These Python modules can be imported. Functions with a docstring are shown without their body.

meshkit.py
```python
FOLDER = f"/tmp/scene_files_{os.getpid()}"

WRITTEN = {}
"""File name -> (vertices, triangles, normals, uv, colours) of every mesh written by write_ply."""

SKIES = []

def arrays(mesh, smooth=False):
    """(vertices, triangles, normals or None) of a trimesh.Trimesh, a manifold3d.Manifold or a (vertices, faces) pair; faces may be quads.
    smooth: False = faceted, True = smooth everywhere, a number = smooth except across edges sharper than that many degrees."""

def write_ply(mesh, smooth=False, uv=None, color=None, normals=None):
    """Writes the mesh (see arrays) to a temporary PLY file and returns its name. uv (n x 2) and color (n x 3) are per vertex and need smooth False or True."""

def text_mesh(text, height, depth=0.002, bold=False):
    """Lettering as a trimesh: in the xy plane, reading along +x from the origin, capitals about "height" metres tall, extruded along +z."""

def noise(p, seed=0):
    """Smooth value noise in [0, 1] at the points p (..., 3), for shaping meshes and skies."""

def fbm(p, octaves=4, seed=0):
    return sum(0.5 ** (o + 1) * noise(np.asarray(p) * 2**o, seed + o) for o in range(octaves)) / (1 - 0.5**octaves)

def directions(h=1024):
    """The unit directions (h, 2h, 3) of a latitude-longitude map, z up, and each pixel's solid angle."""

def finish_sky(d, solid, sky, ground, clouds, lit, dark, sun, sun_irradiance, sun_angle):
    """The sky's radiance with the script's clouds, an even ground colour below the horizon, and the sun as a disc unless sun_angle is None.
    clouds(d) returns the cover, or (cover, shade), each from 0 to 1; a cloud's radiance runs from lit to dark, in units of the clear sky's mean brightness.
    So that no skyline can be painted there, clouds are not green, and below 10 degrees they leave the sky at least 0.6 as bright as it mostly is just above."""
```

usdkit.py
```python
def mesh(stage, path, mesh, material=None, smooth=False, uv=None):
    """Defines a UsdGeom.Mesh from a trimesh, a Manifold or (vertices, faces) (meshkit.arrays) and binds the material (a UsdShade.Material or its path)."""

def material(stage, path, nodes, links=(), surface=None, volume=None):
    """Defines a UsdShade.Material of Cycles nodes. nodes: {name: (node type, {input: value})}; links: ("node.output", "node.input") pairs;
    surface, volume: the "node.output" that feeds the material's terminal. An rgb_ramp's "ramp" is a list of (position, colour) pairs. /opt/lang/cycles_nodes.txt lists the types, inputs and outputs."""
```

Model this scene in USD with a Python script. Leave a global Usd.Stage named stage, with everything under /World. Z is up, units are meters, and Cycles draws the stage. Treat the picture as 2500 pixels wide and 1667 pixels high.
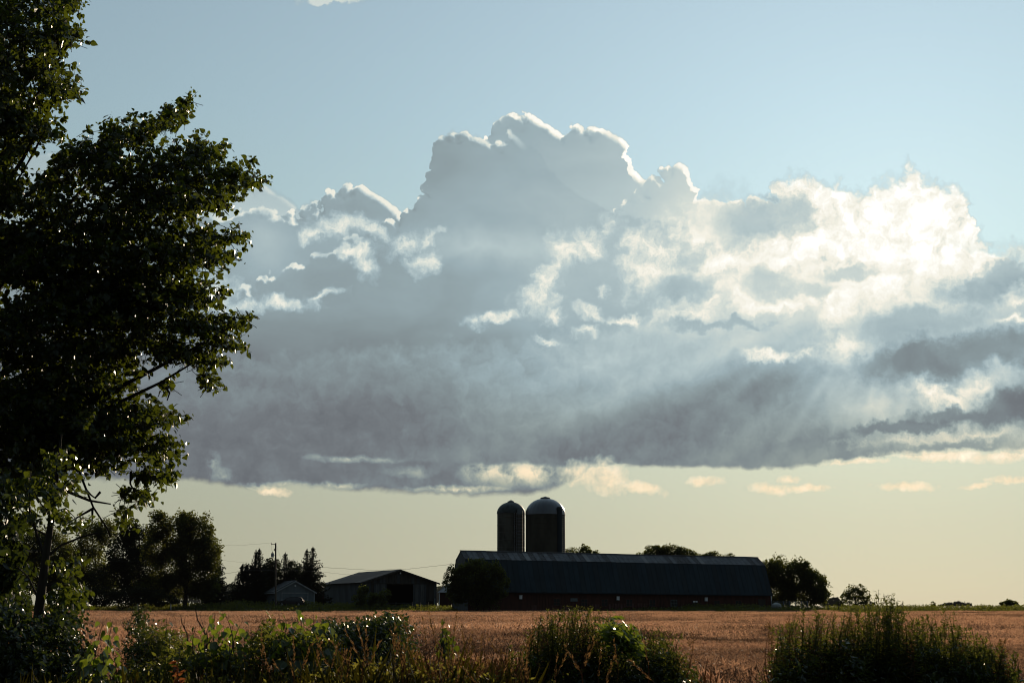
import math, random
import numpy as np
import trimesh
import usdkit, meshkit
from pxr import Usd, UsdGeom, UsdLux, UsdShade, Gf, Sdf, Vt

stage = Usd.Stage.CreateInMemory()
UsdGeom.SetStageUpAxis(stage, UsdGeom.Tokens.z)
UsdGeom.SetStageMetersPerUnit(stage, 1.0)
UsdGeom.Xform.Define(stage, '/World')
UsdGeom.Scope.Define(stage, '/World/Looks')
stage.SetDefaultPrim(stage.GetPrimAtPath('/World'))

# ------------------------------------------------------------------ camera
EYE = np.array([0.0, 0.0, 1.75])
PITCH = math.radians(10.515)
FOC = 50.0 / 36.0 * 2500.0                      # focal length in pixels of the 2500 px wide photograph
cam = UsdGeom.Camera.Define(stage, '/World/camera')
cam.CreateFocalLengthAttr(50.0)
cam.CreateHorizontalApertureAttr(36.0)
cam.CreateVerticalApertureAttr(24.0)
cam.CreateClippingRangeAttr((0.1, 60000.0))
cam.CreateFStopAttr(7.1)
cam.CreateFocusDistanceAttr(90.0)
cam.CreateExposureAttr(0.0)
cam.AddTranslateOp().Set(Gf.Vec3d(*EYE))
cam.AddRotateXOp().Set(90.0 + math.degrees(PITCH))


def ray(px, py):
    """Direction of a photograph pixel (2500 x 1667)."""
    a, b = (px - 1250.0) / FOC, (833.5 - py) / FOC
    return np.array([a, math.cos(PITCH) - b * math.sin(PITCH), math.sin(PITCH) + b * math.cos(PITCH)])


def at(px, py, Y):
    """World point seen at a pixel, at the distance Y ahead."""
    d = ray(px, py)
    return EYE + d * (Y / d[1])


def azel(px, py):
    d = ray(px, py)
    return math.degrees(math.atan2(d[0], d[1])), math.degrees(math.asin(d[2] / np.linalg.norm(d)))


SUN_AZ, SUN_EL = azel(2190, 740)
SUN = np.array([math.sin(math.radians(SUN_AZ)) * math.cos(math.radians(SUN_EL)), math.cos(math.radians(SUN_AZ)) * math.cos(math.radians(SUN_EL)), math.sin(math.radians(SUN_EL))])

GLOW_AZ, GLOW_EL = azel(2190, 590)              # where the cloud is thinnest before the sun

# ------------------------------------------------------------------ sky
SKY_STRENGTH = 0.05


class Graph:
    """Collects Cycles nodes; a reference is 'node.output'."""
    def __init__(self):
        self.nodes, self.links, self.k = {}, [], 0

    def add(self, kind, out, **inp):
        self.k += 1
        name = f'n{self.k}'
        vals = {}
        for k, v in inp.items():
            if isinstance(v, str) and '.' in v and v.split('.')[0] in self.nodes:
                self.links.append((v, f'{name}.{k}'))
            else:
                vals[k] = v
        self.nodes[name] = (kind, vals)
        return f'{name}.{out}'

    def m(self, op, a, b=0.0, c=0.0, clamp=False):
        return self.add('math', 'value', math_type=op, value1=a, value2=b, value3=c, use_clamp=clamp)

    def vm(self, op, a, b=(0, 0, 0), c=(0, 0, 0), scale=1.0):
        return self.add('vector_math', 'vector', math_type=op, vector1=a, vector2=b, vector3=c, scale=scale)

    def step(self, v, lo, hi, kind='smoothstep'):
        return self.add('map_range', 'result', range_type=kind, value=v, from_min=lo, from_max=hi, to_min=0.0, to_max=1.0, clamp=True)

    def lin(self, v, lo, hi, a, b):
        return self.add('map_range', 'result', range_type='linear', value=v, from_min=lo, from_max=hi, to_min=a, to_max=b, clamp=True)

    def mixf(self, f, a, b):
        return self.add('mix_float', 'result', fac=f, a=a, b=b)

    def mixc(self, f, a, b, blend='mix'):
        return self.add('mix_color', 'result', blend_type=blend, fac=f, a=a, b=b, use_clamp=False)

    def noise(self, vec, scale, detail=4.0, rough=0.55, out='fac', dist=0.0):
        return self.add('noise_texture', out, dimensions='2D', vector=vec, scale=scale, detail=detail, roughness=rough, distortion=dist)


def srgb(r, g, b):
    return tuple(float((c / 255 / 12.92) if c <= 10.3 else ((c / 255 + 0.055) / 1.055) ** 2.4) for c in (r, g, b))


def sky_material():
    g = Graph()
    d = g.add('texture_coordinate', 'generated')
    sx = g.add('separate_xyz', 'x', vector=d)
    node = sx.split('.')[0]
    X, Y, Z = (f'{node}.{c}' for c in 'xyz')
    u = g.m('multiply', g.m('arctan2', X, Y), 57.29578)
    v = g.m('multiply', g.m('arcsine', Z), 57.29578)
    pv = g.add('combine_xyz', 'vector', x=u, y=v, z=0.0)
    # clear air: the physical sky, seen through the evening haze near the horizon
    sky = g.add('sky_texture', 'color', sky_type='single_scattering', sun_disc=False, sun_elevation=math.radians(SUN_EL), sun_rotation=math.radians(SUN_AZ),
                altitude=100.0, air_density=1.0, aerosol_density=0.4, ozone_density=1.0)
    K = 1.0 / SKY_STRENGTH

    def col(r, gg, b, k=1.0):
        return tuple(c * K * k for c in srgb(r, gg, b))

    if SKY_PLAIN:
        return g, sky, None
    # ---- warps
    N1 = g.vm('subtract', g.noise(pv, 0.35, 2.0, 0.5, 'color'), (0.5, 0.5, 0.5))
    N2 = g.vm('subtract', g.noise(pv, 1.5, 3.0, 0.6, 'color'), (0.5, 0.5, 0.5))
    fine = g.noise(pv, 2.4, 4.0, 0.62)
    soft = g.noise(g.vm('multiply_add', N1, (2.0, 1.0, 0.0), g.vm('multiply', pv, (0.6, 1.35, 1.0))), 0.42, 4.0, 0.5)

    def warp(p, big, small):
        return g.vm('multiply_add', N2, (small, small, 0.0), g.vm('multiply_add', N1, (big, big, 0.0), p))

    turned = {}

    def blob(p, px, py, rx, ry, rot=0.0, kind='quadratic_sphere'):
        """An elliptical patch: the point p in the ellipse's own frame, then a round falloff."""
        a, e = azel(px, py)
        k = 57.29578 / FOC
        rot = round(rot / 12.0) * 12.0
        if (p, rot) not in turned:
            turned[p, rot] = p if rot == 0 else g.add('vector_rotate', 'vector', rotate_type='z_axis', vector=p, angle=-math.radians(rot))
        c, s = math.cos(math.radians(rot)), math.sin(math.radians(rot))
        a, e = a * c + e * s, -a * s + e * c
        ix, iy = 1.0 / (rx * k), 1.0 / (ry * k)
        return g.add('gradient_texture', 'fac', gradient_type=kind, vector=g.vm('multiply_add', turned[p, rot], (ix, iy, 0.0), (-a * ix, -e * iy, 0.0)))

    U0, U1 = -23.0, 23.0

    def profile(*polys):
        """Up to three cloud tops (pixel polylines) in one ramp, as elevation / 40 over the azimuth."""
        uu = np.linspace(U0, U1, 256)
        ch = []
        for poly in polys:
            pts = np.array([azel(*q) for q in poly])
            pts = pts[np.argsort(pts[:, 0])]
            ch.append(np.interp(uu, pts[:, 0], pts[:, 1]) / 40.0 + 0.1)
        while len(ch) < 3:
            ch.append(np.zeros(256))
        table = [(i / 255.0, tuple(float(c[i]) for c in ch)) for i in range(256)]
        return table

    def tops(table, p):
        """The three heights above the point p, in degrees: positive inside the cloud."""
        s = g.add('separate_xyz', 'x', vector=p)
        n = s.split('.')[0]
        fac = g.lin(f'{n}.x', U0, U1, 0.0, 1.0)
        c = g.add('rgb_ramp', 'color', ramp=table, interpolate=True, fac=fac)
        q = g.add('separate_color', 'r', color=c).split('.')[0]
        return [g.m('subtract', g.m('multiply_add', f'{q}.{k}', 40.0, -4.0), f'{n}.y') for k in ('r', 'g', 'b')]

    # towards the sun, one short step
    tosun = g.vm('normalize', g.vm('subtract', (SUN_AZ, SUN_EL, 0.0), pv))
    def shifted(dist):
        return g.vm('multiply_add', tosun, (dist, dist, 0.0), pv)
    sunr = g.add('vector_math', 'value', math_type='distance', vector1=pv, vector2=(GLOW_AZ, GLOW_EL, 0.0))
    near = g.m('exponent', g.m('multiply', g.m('multiply', sunr, sunr), -1.0 / 85.0))     # close to the sun
    wide = g.m('exponent', g.m('multiply', sunr, -1.0 / 16.0))

    def billow(p, scale, amp):
        """Round cauliflower lobes, in degrees."""
        f = g.add('voronoi_texture', 'distance', dimensions='2D', feature='smooth_f1', smoothness=0.3, vector=p, scale=scale, detail=0.0)
        h = g.add('voronoi_texture', 'distance', dimensions='2D', feature='f1', vector=p, scale=scale * 2.9, detail=0.0)
        return g.m('multiply_add', g.m('multiply', h, h), -amp * 0.32, g.m('multiply_add', g.m('multiply', f, f), -amp, amp * 0.42))

    def over(tone, cover, t, mask):
        return g.mixf(mask, tone, t), g.m('maximum', cover, mask)

    P = warp(pv, 0.30, 0.24)
    PS = g.vm('multiply_add', tosun, (0.16, 0.10, 0.0), g.vm('add', P, (0.04, 0.20, 0.0)))
    bl, blS = billow(P, 1.9, 0.50), billow(PS, 1.9, 0.50)

    # ---- body tone of the great bank: light at its top, dark towards its flat base
    body = g.add('rgb_ramp', 'color', interpolate=True, fac=g.lin(v, 0.0, 24.0, 0.0, 1.0),
                 ramp=[(0.0, (.26,) * 3), (0.2, (.25,) * 3), (0.27, (.28,) * 3), (0.36, (.36,) * 3), (0.48, (.49,) * 3), (0.62, (.52,) * 3), (0.78, (.475,) * 3), (1.0, (.50,) * 3)])
    body = g.add('rgb_to_bw', 'val', color=body)
    body = g.m('multiply_add', wide, 0.27, g.m('subtract', body, 0.055))
    body = g.m('multiply_add', g.m('subtract', soft, 0.5), 0.10, body)
    W = warp(pv, 1.6, 0.6)
    # beams fanning out below the sun
    df = g.vm('subtract', pv, (GLOW_AZ, GLOW_EL - 1.0, 0.0))
    dn = g.add('separate_xyz', 'x', vector=df).split('.')[0]
    th = g.m('arctan2', f'{dn}.y', f'{dn}.x')
    beam = g.add('noise_texture', 'fac', dimensions='1D', w=th, scale=3.4, detail=2.0, roughness=0.5)
    beam = g.m('multiply', g.m('multiply', g.m('subtract', beam, 0.5), g.step(g.m('multiply', f'{dn}.y', -1.0), 0.5, 5.0)), g.m('exponent', g.m('multiply', sunr, -1.0 / 15.0)))
    body = g.m('multiply_add', beam, 0.85, body)
    W2 = warp(pv, 0.9, 0.8)
    LIGHT = [(1180, 610, 330, 55, 0, .10), (1430, 900, 420, 90, 14, .10), (2140, 985, 190, 80, -20, .25), (2420, 945, 90, 30, 0, .20), (1700, 780, 260, 90, 0, .10), (640, 600, 150, 140, 0, .08),
             (1700, 520, 160, 120, 10, .08), (2330, 1050, 210, 55, 0, .24)]
    DARK = [(850, 1000, 460, 120, 0, -.05), (1560, 1030, 420, 75, 14, -.10), (1900, 945, 330, 80, 12, -.12), (2000, 1070, 300, 45, 3, -.08), (2300, 890, 260, 62, 8, -.16),
            (2480, 1000, 150, 62, 5, -.20), (2440, 720, 190, 55, 12, -.10), (1110, 400, 160, 70, 0, -.02), (850, 520, 110, 40, 0, -.03), (1390, 1090, 200, 40, 0, -.03)]
    for (px, py, rx, ry, rot, amp) in LIGHT + DARK:
        body = g.m('multiply_add', blob(W, px, py, rx * 1.35, ry * 1.35, rot), amp, body)

    T1 = profile([(-400, 470), (0, 400), (100, 365), (150, 380), (300, 430), (450, 452), (560, 448), (600, 452), (655, 446), (680, 465), (700, 476), (720, 490), (732, 508), (760, 488), (785, 495), (850, 540), (1000, 640), (1400, 700), (2500, 800)],
                 [(-400, 560), (400, 520), (560, 520), (640, 510), (700, 525), (750, 508), (780, 498), (800, 472), (850, 458), (900, 455), (912, 470), (940, 482), (955, 495), (980, 512), (1000, 540), (1060, 600), (1200, 700), (2500, 800)],
                 [(-400, 760), (600, 720), (900, 590), (1000, 520), (1050, 480), (1120, 420), (1160, 380), (1192, 325), (1205, 300), (1230, 288), (1285, 276), (1320, 290), (1360, 312), (1380, 326), (1398, 306), (1430, 310), (1480, 316), (1505, 332), (1530, 348), (1545, 380), (1548, 420), (1600, 452), (1650, 478), (1750, 530), (1900, 580), (2100, 620), (2500, 660)])
    T2 = profile([(-400, 760), (600, 700), (900, 570), (985, 520), (1000, 495), (1040, 472), (1050, 430), (1052, 390), (1060, 352), (1072, 338), (1100, 330), (1140, 320), (1172, 330), (1205, 352), (1240, 345), (1258, 322), (1270, 332), (1285, 346), (1310, 360), (1330, 378), (1345, 410), (1380, 450), (1430, 480), (1500, 520), (1700, 560), (2500, 700)],
                 [(-400, 900), (1200, 760), (1480, 540), (1560, 470), (1592, 440), (1610, 424), (1640, 404), (1670, 400), (1690, 415), (1700, 445), (1702, 480), (1715, 492), (1750, 482), (1800, 490), (1850, 482), (1900, 498), (1960, 505), (2030, 520), (2200, 560), (2500, 640)],
                 [(-400, 900), (1500, 800), (1800, 640), (1868, 560), (1876, 470), (1882, 442), (1900, 440), (1912, 418), (1930, 428), (1962, 430), (1976, 418), (1992, 428), (2030, 442), (2058, 436), (2080, 462), (2112, 456), (2150, 440), (2172, 428), (2200, 430), (2214, 404), (2226, 396), (2244, 412), (2252, 430), (2272, 430), (2292, 450), (2332, 456), (2352, 476), (2370, 505), (2380, 560), (2398, 585), (2430, 612), (2500, 600), (2600, 590), (2900, 560)])
    PX = g.vm('add', P, g.add('combine_xyz', 'vector', x=g.m('multiply', bl, 1.3), y=0.0, z=0.0))
    PSX = g.vm('add', PS, g.add('combine_xyz', 'vector', x=g.m('multiply', blS, 1.3), y=0.0, z=0.0))
    a1, a1s, a2, a2s = tops(T1, PX), tops(T1, PSX), tops(T2, PX), tops(T2, PSX)
    WP = warp(pv, 0.8, 1.1)
    wisp = tops(T2, WP)[2]
    tone, cover = 0.5, 0.0
    rimside = g.m('multiply', g.lin(u, -17.0, -9.0, 0.35, 1.0), g.lin(g.noise(P, 0.6, 2.0, 0.5), 0.36, 0.52, 0.45, 1.0))

    def cumulus(tone, cover, e, es, extra, rim=0.75, crisp=0.10, only=1.0):
        e, es = g.m('add', e, bl), g.m('add', es, blS)
        mask = g.step(e, 0.0, crisp)
        lit = g.m('subtract', 1.0, g.step(es, -0.10, 0.18))
        relief = g.m('multiply', g.m('multiply', g.m('subtract', bl, blS), 0.18), g.m('multiply', g.m('multiply', only, g.step(v, 13.0, 15.5)), g.m('subtract', 1.0, g.step(e, 0.0, 0.7))))
        t = g.m('add', g.m('add', body, extra), relief)
        rimtone = g.m('multiply_add', near, 0.34, rim)
        t = g.mixf(g.m('multiply', g.m('multiply', lit, rimside), only), t, rimtone)
        return over(tone, cover, t, mask)

    glow = g.m('multiply', near, 0.20)
    tone, cover = cumulus(tone, cover, a1[0], a1s[0], 0.12, 0.74, 0.3)
    tone, cover = cumulus(tone, cover, a1[2], a1s[2], g.m('add', glow, 0.02), 1.0)
    tone, cover = cumulus(tone, cover, a1[1], a1s[1], 0.0, 0.88)
    tone, cover = cumulus(tone, cover, a2[1], a2s[1], g.m('multiply', glow, 1.3), 0.88, 0.14)
    tone, cover = cumulus(tone, cover, a2[0], a2s[0], g.lin(u, -3.0, 0.8, -0.02, 0.02), 0.86, 0.16, g.lin(u, -0.5, 0.7, 1.0, 0.0))
    # ---- the torn bright cloud in front of the sun
    wm = g.step(g.m('multiply_add', g.m('subtract', fine, 0.5), 0.7, wisp), -0.25, 0.55)
    wt = g.m('multiply_add', g.m('subtract', g.noise(W2, 1.3, 5.0, 0.62), 0.5), 0.95, g.m('multiply_add', near, 0.26, 0.80))
    low = g.step(v, 10.5, 14.5)
    wm = g.m('multiply', wm, g.m('multiply_add', low, 0.85, 0.15))
    tone, cover = over(tone, cover, wt, wm)

    # ---- sunlit scraps in front
    PU = [(835, 556, 85, 26, 6), (760, 572, 45, 22, 0), (915, 575, 60, 18, -14), (875, 622, 56, 20, 0), (892, 652, 34, 34, 0), (1030, 645, 45, 26, 15), (985, 610, 45, 22, 40), (1050, 585, 40, 14, 40),
          (525, 720, 60, 50, 0), (600, 738, 75, 17, 0), (700, 733, 80, 17, 6), (790, 716, 60, 12, 10),
          (1480, 560, 32, 48, -25), (1440, 592, 60, 40, 35), (1365, 610, 50, 50, 0), (1335, 665, 40, 55, -20), (1310, 735, 58, 36, 10), (1350, 768, 32, 26, -30), (1215, 768, 70, 15, 6), (1158, 776, 32, 22, 0),
          (1440, 762, 50, 18, -18), (1510, 778, 55, 13, -5), (1440, 815, 44, 15, 0), (1335, 832, 42, 9, -20), (1475, 705, 20, 14, 0),
          (1720, 560, 120, 80, 35), (1600, 650, 120, 60, 20), (1780, 640, 120, 60, 0), (1560, 590, 50, 40, 30), (1700, 670, 60, 30, -20), (1690, 765, 120, 26, 8), (1890, 742, 120, 22, 4), (2075, 745, 85, 70, 50), (2160, 720, 110, 50, 0),
          (1880, 862, 92, 20, 4), (1840, 872, 50, 20, 0), (2060, 858, 75, 45, -10), (2300, 738, 120, 20, -3), (2445, 728, 80, 22, -14), (2470, 782, 60, 11, 4), (2310, 845, 40, 20, 0),
          (2330, 985, 110, 26, -12), (2260, 950, 60, 22, -10), (2430, 1075, 110, 40, 0), (2260, 1075, 170, 20, 0), (2420, 900, 90, 22, -20), (2380, 960, 70, 40, 30), (2000, 690, 70, 30, 0), (1820, 720, 40, 60, -30)]
    acc = None
    for q in PU:
        b = blob(W2, q[0], q[1], q[2] * 1.5, q[3] * 1.55, q[4], 'spherical')
        acc = b if acc is None else g.m('maximum', acc, b)
    frag = g.noise(W2, 0.9, 5.0, 0.66)
    puff = g.m('add', acc, g.m('multiply', g.step(acc, 0.0, 0.25), g.m('multiply_add', g.m('subtract', frag, 0.5), 0.9, g.m('multiply', g.m('subtract', fine, 0.5), 0.35))))
    pm = g.m('multiply', g.step(puff, 0.06, 0.92), 0.95)
    pt = g.m('multiply_add', near, 0.26, g.m('multiply_add', g.m('subtract', frag, 0.5), 0.55, g.m('multiply_add', puff, 0.16, 0.66)))
    pt = g.m('multiply', pt, g.lin(v, 4.0, 12.0, 0.84, 1.0))
    tone, cover = over(tone, cover, pt, pm)
    # ---- grey scraps in front of the bright part
    GR = [(1880, 530, 170, 50, 4, .60), (2065, 668, 90, 18, 0, .66), (1985, 705, 60, 22, 0, .70), (1880, 690, 70, 40, 0, .68), (2440, 690, 190, 45, 14, .52), (1750, 792, 150, 12, -4, .57), (2230, 790, 180, 40, 5, .55), (1680, 700, 90, 30, 0, .58),
          (2300, 880, 260, 50, 6, .40), (2440, 850, 170, 40, 0, .44), (2480, 1000, 120, 46, 0, .32), (2330, 1015, 130, 18, -6, .38), (2210, 1040, 140, 14, 0, .36), (2320, 1085, 190, 16, 0, .46)]
    for (px, py, rx, ry, rot, t) in GR:
        q = blob(W2, px, py, rx * 1.35, ry * 1.6, rot, 'spherical')
        b = g.m('multiply_add', g.step(q, 0.0, 0.25), g.m('multiply_add', g.m('subtract', frag, 0.5), 0.7, g.m('multiply', g.m('subtract', fine, 0.5), 0.3)), q)
        tone, cover = over(tone, cover, g.m('multiply_add', g.m('subtract', soft, 0.5), 0.15, t), g.m('multiply', g.step(b, 0.10, 0.72), 0.82))

    # ---- flat base of the bank
    TB = profile([(-400, 1085), (300, 1090), (430, 1092), (700, 1100), (1000, 1118), (1100, 1124), (1400, 1130), (1700, 1134), (1850, 1140), (2000, 1128), (2100, 1120), (2200, 1106), (2350, 1092), (2500, 1100), (2900, 1110)],
                 [(-400, 1160), (300, 1165), (430, 1165), (480, 1168), (540, 1180), (620, 1186), (720, 1180), (860, 1190), (950, 1194), (1060, 1200), (1180, 1202), (1290, 1200), (1350, 1186), (1380, 1170), (1420, 1150), (1450, 1120), (1500, 1100), (1700, 1080), (2900, 1000)],
                 [(-400, 1110), (430, 1112), (700, 1108), (870, 1116), (1000, 1126), (1200, 1128), (1300, 1125), (1400, 1128), (1500, 1150), (2900, 1200)])
    WB = warp(pv, 0.35, 0.30)
    b0, b1, b2 = tops(TB, WB)
    cut = g.step(b0, -0.06, 0.16)
    # the lower row of small cumulus below it
    lowmask = g.m('multiply', g.m('subtract', 1.0, g.step(b1, -0.06, 0.22)), cut)
    ln = g.noise(WB, 1.1, 4.0, 0.6)
    ltone = g.m('multiply_add', g.m('subtract', ln, 0.5), 0.16, g.m('multiply_add', g.step(u, -14.0, 4.0), 0.05, 0.33))
    LIT = [(870, 1117, 110, 9, 0, .20), (1230, 1155, 100, 30, 0, .20), (1320, 1150, 80, 30, 0, .22), (1110, 1194, 110, 7, 0, .30), (1010, 1150, 60, 12, 0, .10), (520, 1135, 18, 26, 0, .13), (545, 1165, 30, 14, 0, .14), (700, 1185, 110, 8, 0, .22), (830, 1185, 60, 7, 0, .18), (1180, 1140, 50, 22, 0, .14)]
    for (px, py, rx, ry, rot, amp) in LIT:
        ltone = g.m('multiply_add', g.m('multiply', blob(WB, px, py, rx * 1.3, ry * 1.5, rot, 'spherical'), g.lin(ln, 0.30, 0.60, 0.2, 1.9)), amp, ltone)
    below = g.m('subtract', 1.0, cut)
    tone = g.mixf(cut, tone, ltone)
    cover = g.m('add', g.m('multiply', cover, below), lowmask)
    # scattered small ones lower still
    LP = [(1722, 1176, 48, 12, 0), (1885, 1190, 50, 14, 0), (1975, 1190, 60, 9, 0), (1930, 1166, 26, 10, 0), (2210, 1186, 72, 11, 0), (2385, 1186, 40, 7, 0), (2470, 1172, 52, 9, 5), (1480, 1162, 58, 42, -25), (1570, 1190, 60, 14, -8), (1420, 1150, 50, 30, 0), (660, 1196, 50, 10, -8), (2290, 1108, 130, 13, 4), (2450, 1112, 100, 16, 0), (2090, 1128, 80, 8, 0)]
    acc = None
    for q in LP:
        b = blob(WB, q[0], q[1], q[2] * 1.5, q[3] * 1.6, q[4], 'spherical')
        acc = b if acc is None else g.m('maximum', acc, b)
    lm = g.m('multiply', g.step(g.m('multiply_add', g.step(acc, 0.0, 0.25), g.m('multiply', g.m('subtract', fine, 0.5), 0.8), acc), 0.12, 0.85), 0.85)
    lt = g.m('multiply_add', g.m('subtract', ln, 0.5), 0.7, g.m('multiply_add', g.step(u, 2.0, 6.0), 0.06, 0.86))
    tone, cover = g.mixf(g.m('maximum', lm, g.m('multiply', g.step(lm, 0.0, 0.12), g.m('subtract', 1.0, cover))), tone, lt), g.m('maximum', cover, lm)
    # a scrap at the top edge
    sc = g.m('add', blob(W2, 800, -8, 150, 26, 0, 'spherical'), g.m('multiply', g.m('subtract', fine, 0.5), 0.5))
    sm = g.m('multiply', g.step(sc, 0.2, 0.6), 0.8)
    tone, cover = g.mixf(sm, tone, 0.86), g.m('maximum', cover, sm)

    # ---- tone to colour
    cc = g.add('rgb_ramp', 'color', interpolate=True, fac=g.m('divide', tone, 1.25),
               ramp=[(0.0, srgb(70, 70, 80)), (0.2, srgb(97, 100, 106)), (0.28, srgb(115, 121, 126)), (0.36, srgb(135, 149, 153)), (0.44, srgb(156, 175, 181)), (0.52, srgb(181, 198, 200)), (0.62, srgb(212, 220, 213)),
                     (0.72, srgb(243, 240, 226)), (0.82, srgb(254, 252, 243)), (1.0, (1.35, 1.33, 1.26))])
    # haze: cloud and sky turn warm towards the horizon
    warm = g.m('subtract', 1.0, g.step(v, 4.2, 9.5))
    cc = g.mixc(g.m('multiply', g.m('multiply', warm, g.step(tone, 0.36, 0.6)), 0.95), cc, (1.12, 0.92, 0.70), 'multiply')
    cc = g.vm('scale', cc, scale=K)
    return g, sky, (u, v, near, wide, tone, cover, cc, warm, sunr, K, soft)


def make_sky():
    g, sky, more = sky_material()
    out = sky
    if more:
        u, v, near, wide, tone, cover, cc, warm, sunr, K, soft = more
        # the sky and its clouds dim away from the sun
        away = g.m('multiply_add', wide, 0.42, g.m('multiply_add', g.m('exponent', g.m('multiply', sunr, -1.0 / 60.0)), 1.0, 0.22))
        dim = g.lin(sunr, 30.0, 110.0, 1.0, 0.5)
        cc = g.vm('scale', cc, scale=dim)
        base = g.mixc(0.96, sky, g.vm('scale', g.add('rgb_ramp', 'color', interpolate=True, fac=g.lin(v, 0.0, 26.0, 0.0, 1.0),
                ramp=[(0.0, srgb(188, 185, 161)), (0.12, srgb(186, 187, 165)), (0.2, srgb(186, 191, 171)), (0.32, srgb(182, 197, 187)), (0.5, srgb(178, 204, 205)), (0.75, srgb(166, 194, 206)), (1.0, srgb(157, 183, 200))]), scale=K))
        base = g.mixc(1.0, base, g.add('combine_xyz', 'vector', **{c: away for c in 'xyz'}), 'multiply')
        base = g.mixc(g.m('multiply', g.m('multiply', wide, g.step(v, 8.0, 14.0)), 0.42), base, tuple(c * K for c in srgb(214, 227, 228)))
        out = g.mixc(cover, base, cc)
    bg = g.add('background_shader', 'background', color=out, strength=SKY_STRENGTH)
    m = usdkit.material(stage, '/World/Looks/sky', g.nodes, g.links, surface=bg)
    dome = UsdLux.DomeLight.Define(stage, '/World/sky')
    UsdShade.MaterialBindingAPI.Apply(dome.GetPrim()).Bind(m)
    p = dome.GetPrim()
    for k, val in (('kind', 'structure'), ('label', 'evening sky with a towering backlit cumulus bank over the farm'), ('category', 'sky')):
        p.SetCustomDataByKey(k, val)


SKY_PLAIN = False
make_sky()

sun = UsdLux.DistantLight.Define(stage, '/World/sun')
sun.CreateNormalizeAttr(True)
sun.CreateIntensityAttr(1.2)
sun.CreateAngleAttr(0.5)
sun.CreateColorAttr(Gf.Vec3f(1.0, 0.80, 0.56))
sun.AddRotateXOp().Set(0.0)
sun.GetPrim().GetAttribute('xformOp:rotateX').Set(0.0)
UsdGeom.Xformable(sun).ClearXformOpOrder()
_z = Gf.Vec3d(*SUN)
_x = (Gf.Vec3d(0, 0, 1) ^ _z).GetNormalized()
_y = (_z ^ _x).GetNormalized()
UsdGeom.Xformable(sun).AddTransformOp().Set(Gf.Matrix4d(*_x, 0, *_y, 0, *_z, 0, 0, 0, 0, 1))

# ------------------------------------------------------------------ tools
R = np.random.default_rng(7)
_names = {}


def numbered(parent, name):
    k = _names.get((parent, name), 0)
    _names[parent, name] = k + 1
    return name if k == 0 else f'{name}_{k:03d}'


def said(prim, **kw):
    for k, v in kw.items():
        if v:
            prim.SetCustomDataByKey(k, v)
    return prim


def thing(name, label, category, loc=(0, 0, 0), rotz=0.0, group=None, kind=None):
    path = '/World/' + numbered('/World', name)
    x = UsdGeom.Xform.Define(stage, path)
    x.AddTranslateOp().Set(Gf.Vec3d(*map(float, loc)))
    if rotz:
        x.AddRotateZOp().Set(float(rotz))
    said(x.GetPrim(), label=label, category=category, group=group, kind=kind)
    return path


def part(parent, name, mesh, mat, smooth=False, **kw):
    path = parent + '/' + numbered(parent, name)
    m = usdkit.mesh(stage, path, mesh, '/World/Looks/' + mat, smooth=smooth)
    said(m.GetPrim(), **kw)
    return path


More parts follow.
